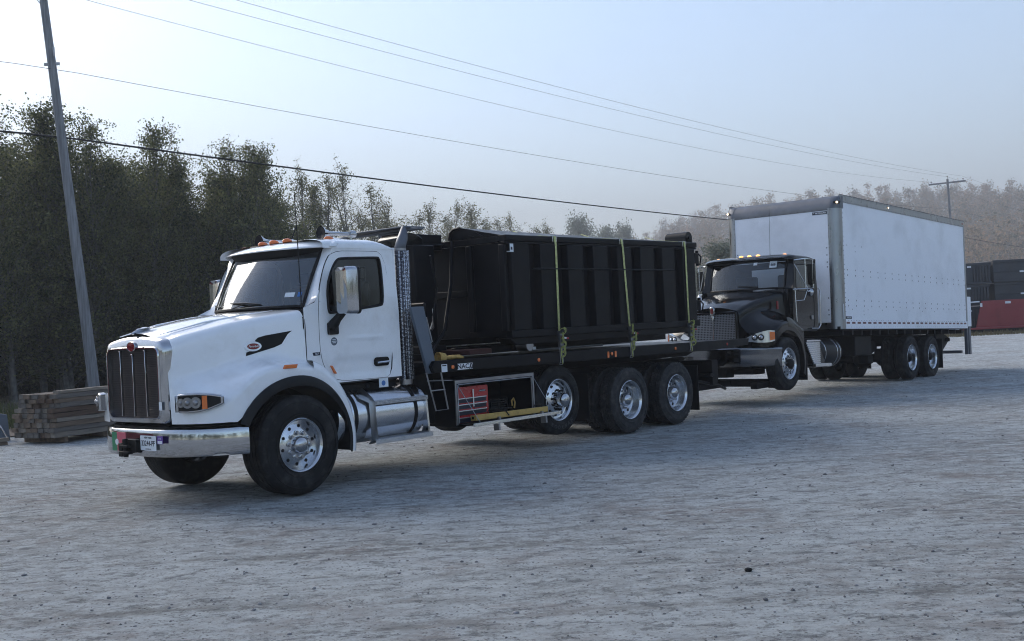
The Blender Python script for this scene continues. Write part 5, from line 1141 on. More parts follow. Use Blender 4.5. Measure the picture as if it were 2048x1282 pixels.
# ================================================================== poles and wires
A1 = np.array([-13.1, 32.0]); A2 = np.array([39.95, 100.0]); perp = np.array([.79, -.61])
def pole(base, top, rb, rt, label, arm):
    P = empty('utility_pole', (base[0], base[1], 0)); tag(P, label, 'utility pole', 'wooden utility poles')
    d = Vector((top[0] - base[0], top[1] - base[1], top[2])); mb = MB(); mb.tube([d * t + Vector((0, 0, -.3 if t == 0 else 0)) for t in np.linspace(0, 1, 9)], list(np.linspace(rb, rt, 9)), 18); obj('pole_shaft', mb, M['wood'], P, smooth=60)
    c = d * ((top[2] - .35) / top[2]); px, py = perp
    a = obj('cross_arm', MB().box(-1.62, 1.62, -.06, .06, -.07, .07, M=Matrix.Translation(c + Vector((.0, -.18 * 0, 0))) @ Matrix.Rotation(math.atan2(py, px), 4, 'Z') @ Matrix.Translation((0, -.17, 0))), M['wood'], P)
    for off in (-1.45, 1.35): obj('insulator', MB().cyl(c + Vector((px * off, py * off, .07)), c + Vector((px * off, py * off, .2)), .02, 6).sphere(c + Vector((px * off, py * off, .24)), .06, 6), M['insul'], P)
    obj('insulator', MB().cyl(d, d + Vector((0, 0, .2)), .02, 6).sphere(d + Vector((0, 0, .24)), .06, 6), M['insul'], P)
    obj('arm_brace', MB().tube([c + Vector((px * .8, py * .8, -.05)), c + Vector((0, 0, -.75))], .015, 5).tube([c + Vector((-px * .8, -py * .8, -.05)), c + Vector((0, 0, -.75))], .015, 5), M['steel'], P)
    e = d * (9.95 / top[2]); obj('pole_bracket', MB().box(e.x - .22, e.x + .22, e.y - .03, e.y + .03, e.z - .04, e.z + .04).cyl(e + Vector((.12, -.12, .2)), e + Vector((.12, -.12, .45)), .03, 8), M['steel'], P)
    return P
p0 = pole((-12.15, 32.1), (-13.16, 32.0, 12.75), .165, .105, 'leaning grey wooden pole rising behind the timber stack at left', 1)
p1 = pole((40.3, 100.3), (39.95, 100, 12.8), .15, .10, 'distant wooden pole with a cross-arm beyond the white box truck', 1)
def wire(off, z1, z2, sag, lat, r, label, cat='wire', clutter=False):
    a = A1 + perp * (off + lat); b = A2 + perp * off; pts = []
    for t in np.linspace(-.45, 1.5, 90):
        q = a + (b - a) * t
        k = t - math.floor(t); pts.append((q[0], q[1], z1 + (z2 - z1) * t - sag * 4 * k * (1 - k)))
    mb = MB().tube(pts, r, 5)
    o = obj('overhead_wire', mb, M['plastic'], None); tag(o, label, cat, 'overhead wires between the poles')
    if clutter:
        rg = random.Random(5); mb = MB()
        for i in range(60):
            t = rg.uniform(-.04, .13); q = a + (b - a) * t; k = t - math.floor(t); z = z1 + (z2 - z1) * t - sag * 4 * k * (1 - k); p = Vector((q[0], q[1], z)); mb.tube([p, p + Vector((rg.uniform(-.10, .10), rg.uniform(-.10, .10), rg.uniform(-.04, .09)))], .009, 4)
        obj('vine_twig', mb, M['plastic'], o)
wire(-1.45, 12.711, 12.695, 1.039, -.05, .007, 'upper overhead wire running to the left end of the distant cross-arm')
wire(0, 12.978, 13.02, .709, 0, .007, 'upper overhead wire running to the top of the distant pole')
wire(1.35, 12.867, 12.904, .681, 0, .007, 'upper overhead wire running to the right end of the distant cross-arm')
wire(.2, 9.809, 10.053, .643, 0, .008, 'single thin overhead wire sagging midway between the thick cable and the upper wires')
wire(.2, 7.87, 7.70, .56, -.1, .030, 'thick black lowest overhead cable with vine twigs near the leaning pole', 'cable', True)

# ================================================================== timber stack, post
ONES = ('first', 'second', 'third', 'fourth', 'fifth', 'sixth', 'seventh', 'eighth', 'ninth', 'tenth', 'eleventh', 'twelfth', 'thirteenth', 'fourteenth', 'fifteenth', 'sixteenth', 'seventeenth', 'eighteenth', 'nineteenth')
def nth(i):
    i += 1
    if i < 20: return ONES[i - 1]
    t = {2: 'twent', 3: 'thirt', 4: 'fort', 5: 'fift'}[i // 10]; return t + 'ieth' if i % 10 == 0 else t + 'y-' + ONES[i % 10 - 1]
def timbers():
    o = Vector((-8.49, 20.41, 0)); ux = Vector((.44, .898, 0)); uy = Vector((-.86, .51, 0)).normalized(); uy = Vector((-ux.y, ux.x, 0))
    ang = math.atan2(ux.y, ux.x); rg = random.Random(4)
    mats = [mat('timber weathered %s' % n, c, .85, var=.45, vs=3, bump=.006, bs=9, stretch=(.5, 5, 5), dirt=(.05, .035, .025, .65), ds=1.6) for n, c in (('tan', (.150, .108, .075)), ('grey', (.125, .112, .098)), ('brown', (.085, .052, .034)), ('pale', (.21, .18, .145)))]
    z = .10; rowsz = []; L = 2.5
    protos = {}
    def timber(x, y, z, w, h, l, k, j, label=None, name='timber', rz=0):
        key = (k, j, w, h, l)
        if key not in protos:
            mb = MB(); n = 9; rr = random.Random(hash(key) % 9999); rows = []
            for i in range(n):
                t = i / (n - 1); dy, dz = rr.uniform(-.006, .006), rr.uniform(-.005, .005)
                rows.append([(l * t, dy, dz), (l * t, w + dy, dz + rr.uniform(-.004, .004)), (l * t, w + dy, h + dz + rr.uniform(-.006, .002)), (l * t, dy, h + dz + rr.uniform(-.006, .002))])
            mb.grid(rows, True); m = len(mb.v); mb.f += [(0, 1, 2, 3), (m - 1, m - 2, m - 3, m - 4)]
            me = mesh_of('timber', mb, 30); me.materials.append(mats[k]); protos[key] = me
        t = link(bpy.data.objects.new(name, protos[key])); p = o + ux * x + uy * y; t.location = (p.x, p.y, z); t.rotation_euler = (0, 0, ang + rz)
        tag(t, label or 'weathered squared timber in the large stack at the left edge of the yard', 'timber', 'stacked timbers'); return t
    hts = [.105, .085, .10, .075, .10, .085, .095, .08, .09]
    for r, h in enumerate(hts):
        y = 0; c = 0; base = rg.uniform(-.03, .03)
        wmax = 1.12 if r < 6 else 1.02 - .0 * r
        while y < wmax - .05:
            w = rg.choice((.14, .18, .20)); w = min(w, wmax - y); 
            if w < .08: break
            k = rg.choice((0, 0, 1, 1, 2, 3)); 
            timber(base + rg.uniform(-.05, .05) + (.03 * max(0, r - 5)), y + .004, z, w - .008, h - .006, L + rg.choice((0, -.1, .1)), k, rg.randint(0, 2), 'weathered timber in the stack, %s course from the ground, %s from the long right face' % (nth(r), nth(c))); y += w; c += 1
        z += h
    timber(.12, .02, z, .16, .055, 2.3, 3, 9, 'single pale plank lying on top of the timber stack')
    for k, (x, y) in enumerate(((.25, .05), (1.2, .05), (2.1, .05))):
        b = MB().box(-.05, .05, 0, 1.05, 0, .095); me = mesh_of('b', b); me.materials.append(mats[0]); t = link(bpy.data.objects.new('bearer', me)); p = o + ux * x + uy * y; t.location = (p.x, p.y, .002); t.rotation_euler = (0, 0, ang)
        tag(t, 'short bearer under the timber stack, %s from its near end' % nth(k), 'timber', 'bearers under the timber stack')
    t = timber(-.12, 1.14, .06, .10, .07, .9, 3, 11, 'short pale offcut on the ground left of the timber stack, upper of two', rz=2.6); t = timber(-.16, 1.16, .0, .12, .055, 1.1, 0, 12, 'short offcut on the ground left of the timber stack, lower of two', rz=2.7)
    P = empty('metal_stand', (-10.05, 21.6, 0), (0, 0, .5)); tag(P, 'small grey steel stand leaning beside the left end of the timber stack', 'stand')
    obj('stand_body', MB().prism([(-.10, .0), (.14, .0), (.10, .50), (-.14, .56)], -.02, .14), M['greypanel'], P, bevel=.006); obj('stand_strut', MB().tube([(-.14, -.05, .50), (.10, -.10, .02)], .016, 6), M['alu'], P)
timbers()

# ================================================================== dumpsters far right
def bin_far(x, y, z, L_, W_, H, label, m, ribs=True, tilt=0, name='steel_bin', grp='steel containers stacked at the yard edge', rz=.06):
    B = empty(name, (x, y, z), (0, tilt, rz)); tag(B, label, 'container', grp)
    obj('body', MB().box(0, L_, 0, W_, 0, H), m, B, bevel=.02)
    fr = MB().box(-.03, L_ + .03, -.06, -.001, H - .12, H + .02).box(-.03, L_ + .03, -.06, -.001, 0, .10).box(-.03, L_ + .03, -.03, -.001, H * .45, H * .45 + .05)
    obj('rim', fr, m, B, bevel=.01)
    if ribs:
        for k in range(6): obj('rib', MB().box(L_ - .95 + k * .16, L_ - .87 + k * .16, -.07, -.001, .12, H - .14), m, B, bevel=.01)
    for (lx, lz) in ((L_ * .30, H * .42), (L_ * .62, H * .80)): obj('label', MB().box(lx, lx + .22, -.068, -.062, lz, lz + .09), M['sticker'], B)
    return B
darkbin = mat('dark blue black bin paint', (.022, .027, .036), .5, var=.25, vs=1.5, dirt=(.06, .06, .06, .4), ds=1)
for nm, x, y, z, L_, H, lab in (
    ('bin', 22.1, 58.6, .12, 3.35, 1.30, 'black steel bin at the bottom left of the far stack, behind the red one'), ('bin', 22.2, 58.7, 1.48, 3.25, 1.10, 'black steel bin in the middle of the far stack, left column'),
    ('bin', 22.15, 58.65, 2.62, 3.4, 1.10, 'black steel bin on top of the far stack, left column'), ('bin', 25.75, 58.9, 1.50, 4.6, 1.12, 'black steel bin in the middle of the far stack, right column'),
    ('bin', 25.7, 58.85, 2.66, 4.7, 1.16, 'black steel bin on top of the far stack, right column'), ('bin', 25.9, 59.0, .12, 4.6, 1.32, 'black steel bin at the bottom right of the far stack, hidden by the red one')):
    bin_far(x, y, z, L_, 2.3, H, lab, darkbin)
RB = empty('red_bin', (24.5, 57.2, .30), (0, 0, .06)); tag(RB, 'open red steel bin lying with its side flat in front of the stacked black bins', 'container', 'steel containers stacked at the yard edge')
obj('back_panel', MB().prism([(-.25, 0), (.10, 1.42), (4.5, 1.42), (4.5, 0)], .6, .68), M['redsteel'], RB, bevel=.01)
obj('floor_panel', MB().prism([(-1.55, -.55), (1.9, -.55), (2.5, -.2), (4.5, -.2), (4.5, .62), (-.25, .62)], -.04, .04, 'z'), M['redsteel'], RB, bevel=.01)
obj('bearer', MB().box(-1.2, 4.4, -.2, .5, -.22, -.05), M['frame'], RB); obj('label', MB().box(1.35, 1.65, .592, .597, 1.22, 1.34), M['sticker'], RB); obj('label', MB().box(.0, .12, .590, .597, 1.10, 1.30), M['sticker'], RB)
bo = MB()
for x in (2.05, 2.6): bo.sphere((x, -.3, .05), .035, 6)
obj('bolt', bo, M['alu'], RB)
WP = empty('glass_panel', (22.75, 57.4, .1), (0, R(2), .1)); tag(WP, 'pale translucent sheet leaning between the tail lift and the red bin', 'sheet'); obj('sheet', MB().prism([(-.3, .2), (.42, .2), (.34, 1.5), (-.3, 1.55)], 0, .03), M['boxwhite'], WP)
PV = empty('white_pipe', (22.3, 57.8, 1.62)); tag(PV, 'white pipe lying along the edge of the far black bin stack', 'pipe'); obj('pipe', MB().cyl((0, 0, 0), (2.2, .15, .06), .04, 8), M['sticker'], PV)
# red container row behind the photographer, seen as reflections in the chrome
for k, (x, y, L_) in enumerate(((-21.5, 11.0, 9.5),)):
    B = empty('red_container', (x, y, 0), (0, 0, R(78))); tag(B, 'weathered red steel container standing outside the left edge of the view', 'container'); obj('body', MB().box(0, L_, 0, 2.4, .1, 2.5), M['redsteel'], B, bevel=.02); obj('rim', MB().box(-.05, L_ + .05, -.06, -.001, 2.35, 2.5).box(-.05, L_ + .05, -.06, -.001, .1, .25), M['redsteel'], B)

# ================================================================== vegetation
def leaf_quads(C, size, rg, asp=1.0, droop=.0):
    n = len(C); d = rg.normal(size=(n, 3)); d /= np.linalg.norm(d, axis=1)[:, None]; e = np.cross(d, rg.normal(size=(n, 3))); e /= np.linalg.norm(e, axis=1)[:, None] + 1e-9
    s = (size * rg.uniform(.6, 1.25, n))[:, None]; a = d * s * .5; b = e * s * .5 * asp
    V = np.stack([C - a, C - b * .9 + a * .1, C + a, C + b * .9 + a * .1], 1).reshape(-1, 3); F = np.arange(n * 4).reshape(-1, 4)
    return V, F
def stick(segs, rg, n=5):
    """list of (p0,p1,r0,r1) -> tapered prisms"""
    p0 = np.array([s[0] for s in segs]); p1 = np.array([s[1] for s in segs]); r0 = np.array([s[2] for s in segs]); r1 = np.array([s[3] for s in segs]); t = p1 - p0; L = np.linalg.norm(t, axis=1)[:, None] + 1e-9; t = t / L
    u = np.cross(t, np.array([.31, .77, .55])); u /= np.linalg.norm(u, axis=1)[:, None] + 1e-9; v = np.cross(t, u); V = []
    for k in range(n):
        a = 2 * math.pi * k / n; V.append(p0 + (u * math.cos(a) + v * math.sin(a)) * r0[:, None])
    for k in range(n):
        a = 2 * math.pi * k / n; V.append(p1 + (u * math.cos(a) + v * math.sin(a)) * r1[:, None])
    V = np.stack(V, 1).reshape(-1, 3); m = len(segs); F = []
    for k in range(n): F.append(np.stack([np.arange(m) * 2 * n + k, np.arange(m) * 2 * n + (k + 1) % n, np.arange(m) * 2 * n + n + (k + 1) % n, np.arange(m) * 2 * n + n + k], 1))
    return V, np.concatenate(F)
def tree_parts(H, seed, spread=.17, nb=60, leaves=7000, lsize=.11, low=.18, bare=.0, rtrunk=None, up=1.0, stems=1, clump=.22):
    rg = np.random.default_rng(seed); segs = []; tips = []; wts = []
    rt = rtrunk or .011 * H
    for sidx in range(stems):
        ph = rg.uniform(0, 6.28); lean = rg.uniform(.0, .10) if stems == 1 else rg.uniform(.08, .22); Hs = H * (1 if sidx == 0 else rg.uniform(.7, .95)); n = 12; pts = []
        for i in range(n + 1):
            t = i / n; pts.append(np.array([math.cos(ph) * lean * Hs * t * .6 + .06 * math.sin(t * 7 + ph) * (1 + t), math.sin(ph) * lean * Hs * t * .6 + .06 * math.cos(t * 6 + ph) * (1 + t), Hs * t]))
        for i in range(n): segs.append((pts[i], pts[i + 1], rt * (1 - i / n) ** .8 + .006, rt * (1 - (i + 1) / n) ** .8 + .005))
        for b in range(nb // stems):
            t = low + (1 - low) * rg.uniform(0, 1) ** .85; q = t * n; i = min(int(q), n - 1); base = pts[i] + (pts[i + 1] - pts[i]) * (q - i)
            prof = math.sin(min(1, (1 - t) / .75 + .10) * math.pi / 2) ** .8
            l = H * spread * prof * rg.uniform(.55, 1.25) + .15; az = rg.uniform(0, 2 * math.pi); el = rg.uniform(.35, 1.05) * up + .35 * t
            d = np.array([math.cos(az) * math.cos(el), math.sin(az) * math.cos(el), math.sin(el)]); p = base; r = .0045 * l + .006; k = 4
            for j in range(k):
                d2 = d + rg.normal(size=3) * .16 + np.array([0, 0, .06]); d2 /= np.linalg.norm(d2); p2 = p + d2 * l / k; segs.append((p, p2, r * (1 - j / k) + .003, r * (1 - (j + 1) / k) + .002)); 
                for w in range(2):
                    d3 = d2 + rg.normal(size=3) * .55; d3 /= np.linalg.norm(d3); p3 = p2 + d3 * l * rg.uniform(.12, .3); segs.append((p2, p3, .005, .002)); tips.append(p3); wts.append(1)
                tips.append(p2); wts.append(.7); p = p2; d = d2
    tips = np.array(tips); wts = np.array(wts) * rg.uniform(.2, 1.6, len(tips)); wts /= wts.sum()
    V, F = stick(segs, rg)
    n = int(leaves * (1 - bare))
    if n > 20:
        idx = rg.choice(len(tips), n, p=wts); C = tips[idx] + rg.normal(size=(n, 3)) * clump * np.array([1, 1, .8]); C = C[C[:, 2] > .15]; LV, LF = leaf_quads(C, lsize, rg, .8)
    else: LV = LF = None
    return V, F, LV, LF
def make_tree(name, label, group, loc, meshes, s, rz, cat='tree'):
    T = empty(name, loc, (0, 0, rz)); T.scale = (s[0], s[0], s[1]); tag(T, label, cat, group)
    link(bpy.data.objects.new('trunk', meshes[0]), T)
    if meshes[1]: link(bpy.data.objects.new('crown', meshes[1]), T)
    return T
def tree_meshes(kind, m_bark, m_leaf, **k):
    V, F, LV, LF = tree_parts(**k); return (npmesh(kind + '_trunk', V, F, m_bark), npmesh(kind + '_crown', LV, LF, m_leaf) if LV is not None else None)
POP = [tree_meshes('poplar', M['bark'], M['leaf'], H=10, seed=20 + i, spread=.25 + .03 * (i % 3), leaves=12500, lsize=.100, nb=120, low=.10, stems=1 + (i % 3), clump=.15, up=1.1) for i in range(6)]
SHRUB = [tree_meshes('shrub', M['bark'], M['leaf'], H=6, seed=90 + i, spread=.38, leaves=8000, lsize=.10, nb=90, low=.05, stems=4, clump=.16) for i in range(3)]
THIN = [tree_meshes('thin_poplar', M['bark'], M['leafhazed'], H=10, seed=40 + i, spread=.24, leaves=3600, lsize=.10, nb=100, low=.12, stems=2, clump=.10, up=1.15) for i in range(3)]
FRONT = [(-16.83, 35.17, 10.5), (-16.37, 36.25, 10.6), (-16.23, 38.15, 10.4), (-15.57, 38.23, 10.4), (-14.6, 37.9, 9.9), (-14.31, 39.16, 9.5), (-13.93, 39.7, 8.7), (-13.05, 39.64, 9.7), (-12.78, 41.37, 10.0), (-11.72, 40.78, 8.9), (-11.09, 41.98, 9.6), (-10.39, 42.87, 9.2), (-9.5, 43.35, 9.7), (-8.93, 44.17, 9.0), (-9.11, 48.17, 8.9), (-9.18, 52.91, 9.5), (-8.54, 53.13, 8.7), (-7.74, 56.47, 10.2), (-7.12, 58.39, 9.6), (-6.69, 69.59, 9.2), (-5.96, 77.0, 11.0), (-5.09, 81.86, 10.6), (-3.92, 83.43, 9.7), (-2.04, 87.63, 11.9), (-0.55, 93.32, 11.3), (1.66, 98.37, 12.1), (3.03, 101.54, 11.2), (4.55, 105.55, 10.8)]
BACK = [(-19.54, 39.61, 10.2), (-19.46, 40.91, 10.6), (-19.48, 42.41, 10.5), (-18.27, 41.31, 10.2), (-17.93, 42.12, 10.2), (-17.99, 44.09, 10.6), (-17.61, 44.96, 10.4), (-16.86, 44.93, 9.7), (-15.98, 44.54, 8.8), (-15.89, 46.6, 9.9), (-15.2, 46.99, 10.0), (-14.14, 46.19, 9.8), (-13.76, 47.44, 9.2), (-13.23, 48.54, 9.5), (-12.25, 47.94, 9.3), (-11.59, 48.61, 9.3), (-10.54, 47.59, 8.8), (-10.26, 50.08, 8.7), (-10.33, 54.91, 8.8), (-22, 36, 10.5), (-23.5, 39, 11), (-21.5, 44, 11), (-24, 33, 10.5), (-26, 37, 11)]
BACK2 = [(-10.72, 60.79, 8.6), (-10.02, 63.94, 8.2), (-8.16, 70.15, 8.2), (-7.38, 76.22, 8.4), (-5.03, 89.02, 8.8), (-1.51, 98.24, 10.0), (2.67, 107.32, 10.0)]
rg = random.Random(9)
for i, (x, y, h) in enumerate(FRONT):
    if i < 14: ms, lab = POP[i % 6], 'dark leafy poplar in the front of the tree line, %s from the left' % nth(i)
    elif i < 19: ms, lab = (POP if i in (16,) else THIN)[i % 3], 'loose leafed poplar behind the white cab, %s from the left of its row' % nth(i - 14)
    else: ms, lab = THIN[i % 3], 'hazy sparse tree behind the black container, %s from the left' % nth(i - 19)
    k = 1.0 if i < 19 else 1.35; h = h * (.90 if i < 14 else .95)
    make_tree('poplar_tree', lab, 'trees along the left edge of the yard', (x, y, 0), ms, (h / 10 * rg.uniform(.85, 1.05) * k, h / 10 * (1.0 if i < 19 else .95)), rg.uniform(0, 6.28))
BACK.sort(key=lambda p: p[0] / p[1]); BACK2.sort(key=lambda p: p[0] / p[1])
for i, (x, y, h) in enumerate(BACK): make_tree('poplar_tree', 'dark poplar in the second row of the tree line, %s from the left' % nth(i), 'poplars of the second row', (x, y, 0), POP[(i * 5 + 1) % 6], (h / 10 * 1.15, h / 10 * .87), rg.uniform(0, 6.28))
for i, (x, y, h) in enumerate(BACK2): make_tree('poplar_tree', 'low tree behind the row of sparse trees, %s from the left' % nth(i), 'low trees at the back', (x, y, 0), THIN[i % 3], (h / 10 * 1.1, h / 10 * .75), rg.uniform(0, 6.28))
for i in range(15):
    t = i / 14; make_tree('shrub', 'bushy dark shrub in front of the tree line, %s from the left' % nth(i), 'shrubs in front of the poplars', (-20.5 + 12.5 * t + rg.uniform(-.4, .4), 35.5 + 8.5 * t + rg.uniform(-1.2, 1.5), 0), SHRUB[i % 3], (rg.uniform(.85, 1.25), rg.uniform(.75, 1.25)), rg.uniform(0, 6.28), 'shrub')
for i in range(14):
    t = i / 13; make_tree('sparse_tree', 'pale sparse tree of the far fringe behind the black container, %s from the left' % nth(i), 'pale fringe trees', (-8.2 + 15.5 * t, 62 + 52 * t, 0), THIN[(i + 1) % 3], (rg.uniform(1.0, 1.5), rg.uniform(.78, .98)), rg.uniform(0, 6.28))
# undergrowth: one dense mass, nobody could count it
def undergrowth():
    rg = np.random.default_rng(5); n = 52000; t = rg.uniform(0, 1, n)
    x = np.interp(t, [0, .5, .75, 1], [-30, -9.5, -6, 6]) + rg.normal(size=n) * .3; y = np.interp(t, [0, .5, .75, 1], [34.5, 46, 75, 112]) + rg.uniform(-.5, 7.5, n)
    z = np.abs(rg.normal(size=n)) * 1.5 * (.35 + .65 * np.clip((y - np.interp(t, [0, .5, .75, 1], [34.5, 46, 75, 112])) / 4, 0, 1)) + .05
    z = np.minimum(z * (1 + .35 * np.sin(x * 1.7) * np.sin(y * 1.3)), 5.5); C = np.stack([x, y, z], 1); V, F = leaf_quads(C, .30, rg, .75)
    tag(link(bpy.data.objects.new('undergrowth', npmesh('undergrowth', V, F, M['weed']))), 'dark tangled undergrowth below the line of poplars', kind='stuff')
    # weeds and grass along the yard edge
    n = 26000; t = rg.uniform(0, 1, n); bx = np.interp(t, [0, .35, 1], [-18, -9, 3]); by = np.interp(t, [0, .35, 1], [20.5, 24.5, 70])
    C = np.stack([bx - np.abs(rg.normal(size=n)) * 2.8 + .2, by + np.abs(rg.normal(size=n)) * 4.0, np.zeros(n)], 1); h = rg.uniform(.12, .55, n) * (.6 + .4 * np.sin(C[:, 0] * 2.1) * np.sin(C[:, 1] * 1.1)); w = .014
    a = rg.uniform(0, 6.28, n); dx, dy = np.cos(a) * w, np.sin(a) * w; lx, ly = rg.normal(size=n) * .3 * h, rg.normal(size=n) * .3 * h
    V = np.stack([C + np.stack([-dx, -dy, 0 * h], 1), C + np.stack([dx, dy, 0 * h], 1), C + np.stack([lx + dx * .2, ly + dy * .2, h], 1), C + np.stack([lx - dx * .2, ly - dy * .2, h], 1)], 1).reshape(-1, 3)
    tag(link(bpy.data.objects.new('grass', npmesh('grass', V, np.arange(n * 4).reshape(-1, 4), M['weed']))), 'tall weeds and grass along the left edge of the yard', kind='stuff')
    n = 9000; C = np.stack([rg.uniform(21, 60, n), rg.uniform(54.6, 57.3, n), np.zeros(n)], 1); C[:, 1] += (C[:, 0] - 22) * .08; h = rg.uniform(.05, .24, n); a = rg.uniform(0, 6.28, n); dx, dy = np.cos(a) * .02, np.sin(a) * .02
    V = np.stack([C + np.stack([-dx, -dy, 0 * h], 1), C + np.stack([dx, dy, 0 * h], 1), C + np.stack([dx, dy * .2, h], 1), C + np.stack([dx * .5, dy, h], 1)], 1).reshape(-1, 3)
    tag(link(bpy.data.objects.new('dry_grass', npmesh('dry_grass', V, np.arange(n * 4).reshape(-1, 4), M['verge']))), 'dry grass strip in front of the stacked bins', kind='stuff')
undergrowth()
# floor of the wood
wf = MB().grid([[(-60, 22, .012), (-60, 130, .012)], [(-10.2, 22.5, .012), (-30, 130, .012)], [(-9.2, 24.5, .014), (-12, 130, .012)], [(-5, 46, .012), (0, 130, .012)], [(5, 96, .012), (12, 130, .012)]])
tag(obj('soil', wf, M['hill'], None), kind='structure')

# far trees
BARE = [tree_meshes('bare_tree', M['barkgrey'], M['leafrust'], H=10, seed=60 + i, spread=.33, leaves=900, lsize=.12, nb=150, low=.12, stems=1 + i % 2, rtrunk=.10, clump=.3) for i in range(3)]
RND = [tree_meshes('round_tree', M['barkgrey'], M['leafgreen'], H=10, seed=70 + i, spread=.34, leaves=5200, lsize=.26, nb=80, low=.30, stems=1, rtrunk=.14, clump=.38) for i in range(2)]
for i, (x, y, h, w) in enumerate(((15.6, 235, 21.5, .72), (22.6, 250, 20.0, .66), (26.2, 255, 21.0, .66))): make_tree('broadleaf_tree', ('hazy round tree standing alone beyond the container, leftmost of three', 'hazy round tree beyond the container, middle of three', 'hazy round tree beyond the container, rightmost of three')[i], 'round trees in the haze', (x, y, 0), RND[i % 2], (h / 10 * w, h / 10), i * 2.)
make_tree('bushy_tree', 'green bushy tree in the haze just left of the cargo box', None, (16.8, 86, 0), RND[0], (.95, .66), 1., 'tree')
make_tree('bushy_tree', 'small green bush beside the bushy tree left of the cargo box', None, (14.6, 90, 0), RND[1], (.75, .50), 2., 'tree')
hx = [(1290, 22, 172, 15), (1330, 27, 182, 16.5)]
sky_t = []
r2 = random.Random(3)
for i in range(44):
    y = r2.uniform(460, 560); x = 46 + i * 6.0 * (y / 500) + r2.uniform(-3, 3); sky_t.append((x, y))
sky_t.sort(key=lambda p: p[0] / p[1])
for i, (x, y) in enumerate(sky_t):
    z = float(hill_z(x, y)); make_tree('bare_tree', 'bare hazy tree on the hill skyline, %s from the left' % nth(i), 'bare trees on the hill skyline', (x, y, z - .3), BARE[i % 3], (r2.uniform(1.2, 1.9), r2.uniform(1.2, 2.0)), r2.uniform(0, 6.28))
for i, (x, y, h) in enumerate(((36.5, 280, 2.0), (42.6, 290, 2.3), (47.8, 285, 1.8), (53.0, 300, 2.3))): make_tree('bare_tree', 'tall thin bare tree in the haze left of the cargo box, %s from the left' % nth(i), 'bare trees left of the cargo box', (x, y, float(hill_z(x, y)) - .3), BARE[(i + 1) % 3], (h * .9, h), i * 1.3)
def wood():
    rg = np.random.default_rng(8); Vs, Fs, LVs, LFs = [], [], [], []; nv = nl = 0
    base = [tree_parts(H=10, seed=80 + i, spread=.30, nb=18, leaves=300, lsize=.42, low=.08, stems=1, rtrunk=.12, clump=.40) for i in range(4)]
    for k in range(1350):
        y = rg.uniform(236, 600); x = rg.uniform(16, 60 + .62 * y)
        if y < 330 and x < 44: continue
        V, F, LV, LF = base[k % 4]; s = rg.uniform(1.2, 2.0); a = rg.uniform(0, 6.28); c, sn = math.cos(a), math.sin(a); Rm = np.array([[c, sn, 0], [-sn, c, 0], [0, 0, 1]]) * np.array([s, s, s])[:, None]
        off = np.array([x, y, float(hill_z(x, y)) - .3])
        Vs.append(V @ Rm + off); Fs.append(F + nv); nv += len(V); LVs.append(LV @ Rm + off); LFs.append(LF + nl); nl += len(LV)
    o = link(bpy.data.objects.new('hill_wood', npmesh('hill_wood', np.concatenate(LVs), np.concatenate(LFs), M['leafrust']))); tag(o, 'mass of reddish brown autumn trees covering the far hill', kind='stuff')
    c = link(bpy.data.objects.new('hill_wood_trunks', npmesh('hill_wood_trunks', np.concatenate(Vs), np.concatenate(Fs), M['barkgrey'])), o)
    # wood behind the yard on the photographer's side, seen only as a reflected tree line
    LVs, LFs = [], []; nl = 0
    for k in range(330):
        a = rg.uniform(R(138), R(398)); r = rg.uniform(52, 74); V, F, LV, LF = base[k % 4]; s = rg.uniform(.9, 1.25); off = np.array([math.cos(a) * r, math.sin(a) * r, -.2 - 1.5 * s]); LVs.append(LV * s + off); LFs.append(LF + nl); nl += len(LV)
    tag(link(bpy.data.objects.new('distant_wood', npmesh('distant_wood', np.concatenate(LVs), np.concatenate(LFs), M['leafgreen']))), 'low wooded edge of the yard behind the camera', kind='stuff')
wood()

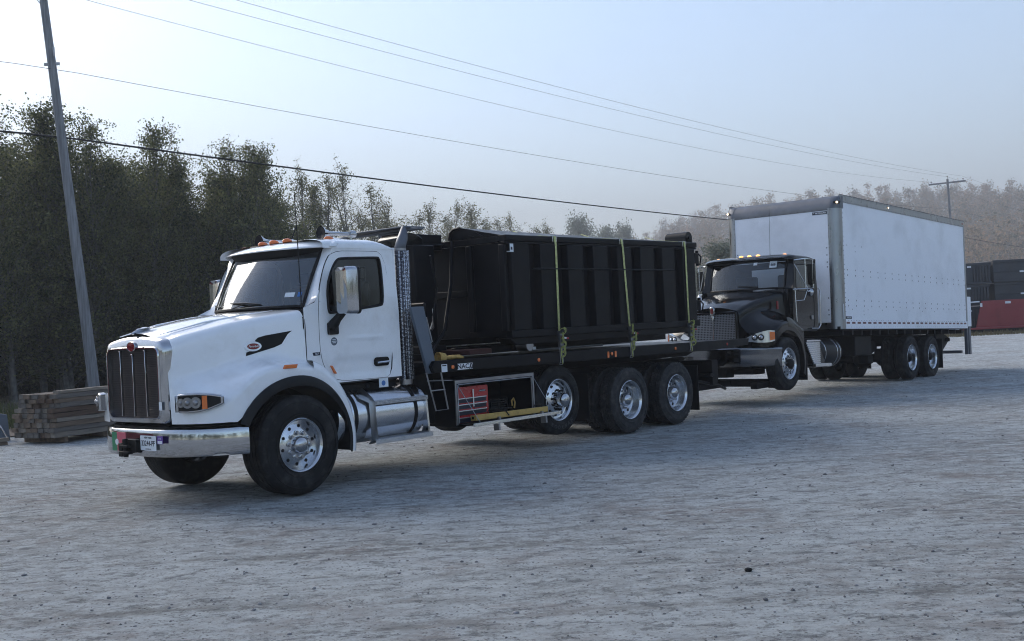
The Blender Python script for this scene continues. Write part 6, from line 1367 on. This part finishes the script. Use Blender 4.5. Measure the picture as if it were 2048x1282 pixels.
# ================================================================== loose stones
def stones():
    rg = np.random.default_rng(12); n = 5200; u = rg.uniform(0, 1, n) ** 1.5; y = 5.2 + u * 34; x = rg.uniform(-.52, .52, n) * (y + 1) ; r = rg.lognormal(math.log(.0058), .48, n).clip(.003, .020)
    ico = np.array([(0, 0, 1), (.89, 0, .45), (.28, .85, .45), (-.72, .53, .45), (-.72, -.53, .45), (.28, -.85, .45), (.72, .53, -.45), (-.28, .85, -.45), (-.89, 0, -.45), (-.28, -.85, -.45), (.72, -.53, -.45), (0, 0, -1)]); fc = np.array([(0, 1, 2), (0, 2, 3), (0, 3, 4), (0, 4, 5), (0, 5, 1), (1, 6, 2), (2, 7, 3), (3, 8, 4), (4, 9, 5), (5, 10, 1), (6, 7, 2), (7, 8, 3), (8, 9, 4), (9, 10, 5), (10, 6, 1), (11, 7, 6), (11, 8, 7), (11, 9, 8), (11, 10, 9), (11, 6, 10)])
    V = ico[None] * (1 + rg.normal(size=(n, 12, 1)) * .18) * (r[:, None, None] * np.stack([rg.uniform(.8, 1.5, n), rg.uniform(.8, 1.3, n), rg.uniform(.5, .9, n)], 1)[:, None, :]) + np.stack([x, y, r * .25 - .012 + .012 * np.sin(x * .9 + y * .4) * np.sin(y * .7 - x * .3)], 1)[:, None]
    F = (fc[None] + (np.arange(n) * 12)[:, None, None]).reshape(-1, 3); ms = mat('loose stones', (.20, .20, .205), .9, var=.6, vs=3)
    tag(link(bpy.data.objects.new('loose_stones', npmesh('loose_stones', V.reshape(-1, 3), F, ms))), 'small dark stones scattered over the gravel', kind='stuff')
    s = obj('stone', MB().sphere((1.56, 7.72, .008), .021, 4, (1.4, 1, .8)), M['frame'], None, smooth=20); tag(s, 'dark fist sized stone lying alone on the gravel at lower right', 'stone')
stones()

# ================================================================== haze
hz = MB().box(-1400, 1400, -480, 2050, -4.5, 200); H = obj('haze', hz, M['dark'], None, smooth=0); tag(H, 'thin morning haze over the yard and the hill', kind='stuff')
hm = bpy.data.materials.new('morning haze'); hm.use_nodes = True; n = hm.node_tree.nodes; n.clear(); o_ = n.new('ShaderNodeOutputMaterial'); v_ = n.new('ShaderNodeVolumePrincipled'); v_.inputs['Color'].default_value = (.86, .88, .92, 1); v_.inputs['Density'].default_value = .0012; v_.inputs['Anisotropy'].default_value = .15
hm.node_tree.links.new(v_.outputs[0], o_.inputs['Volume']); H.data.materials.clear(); H.data.materials.append(hm)
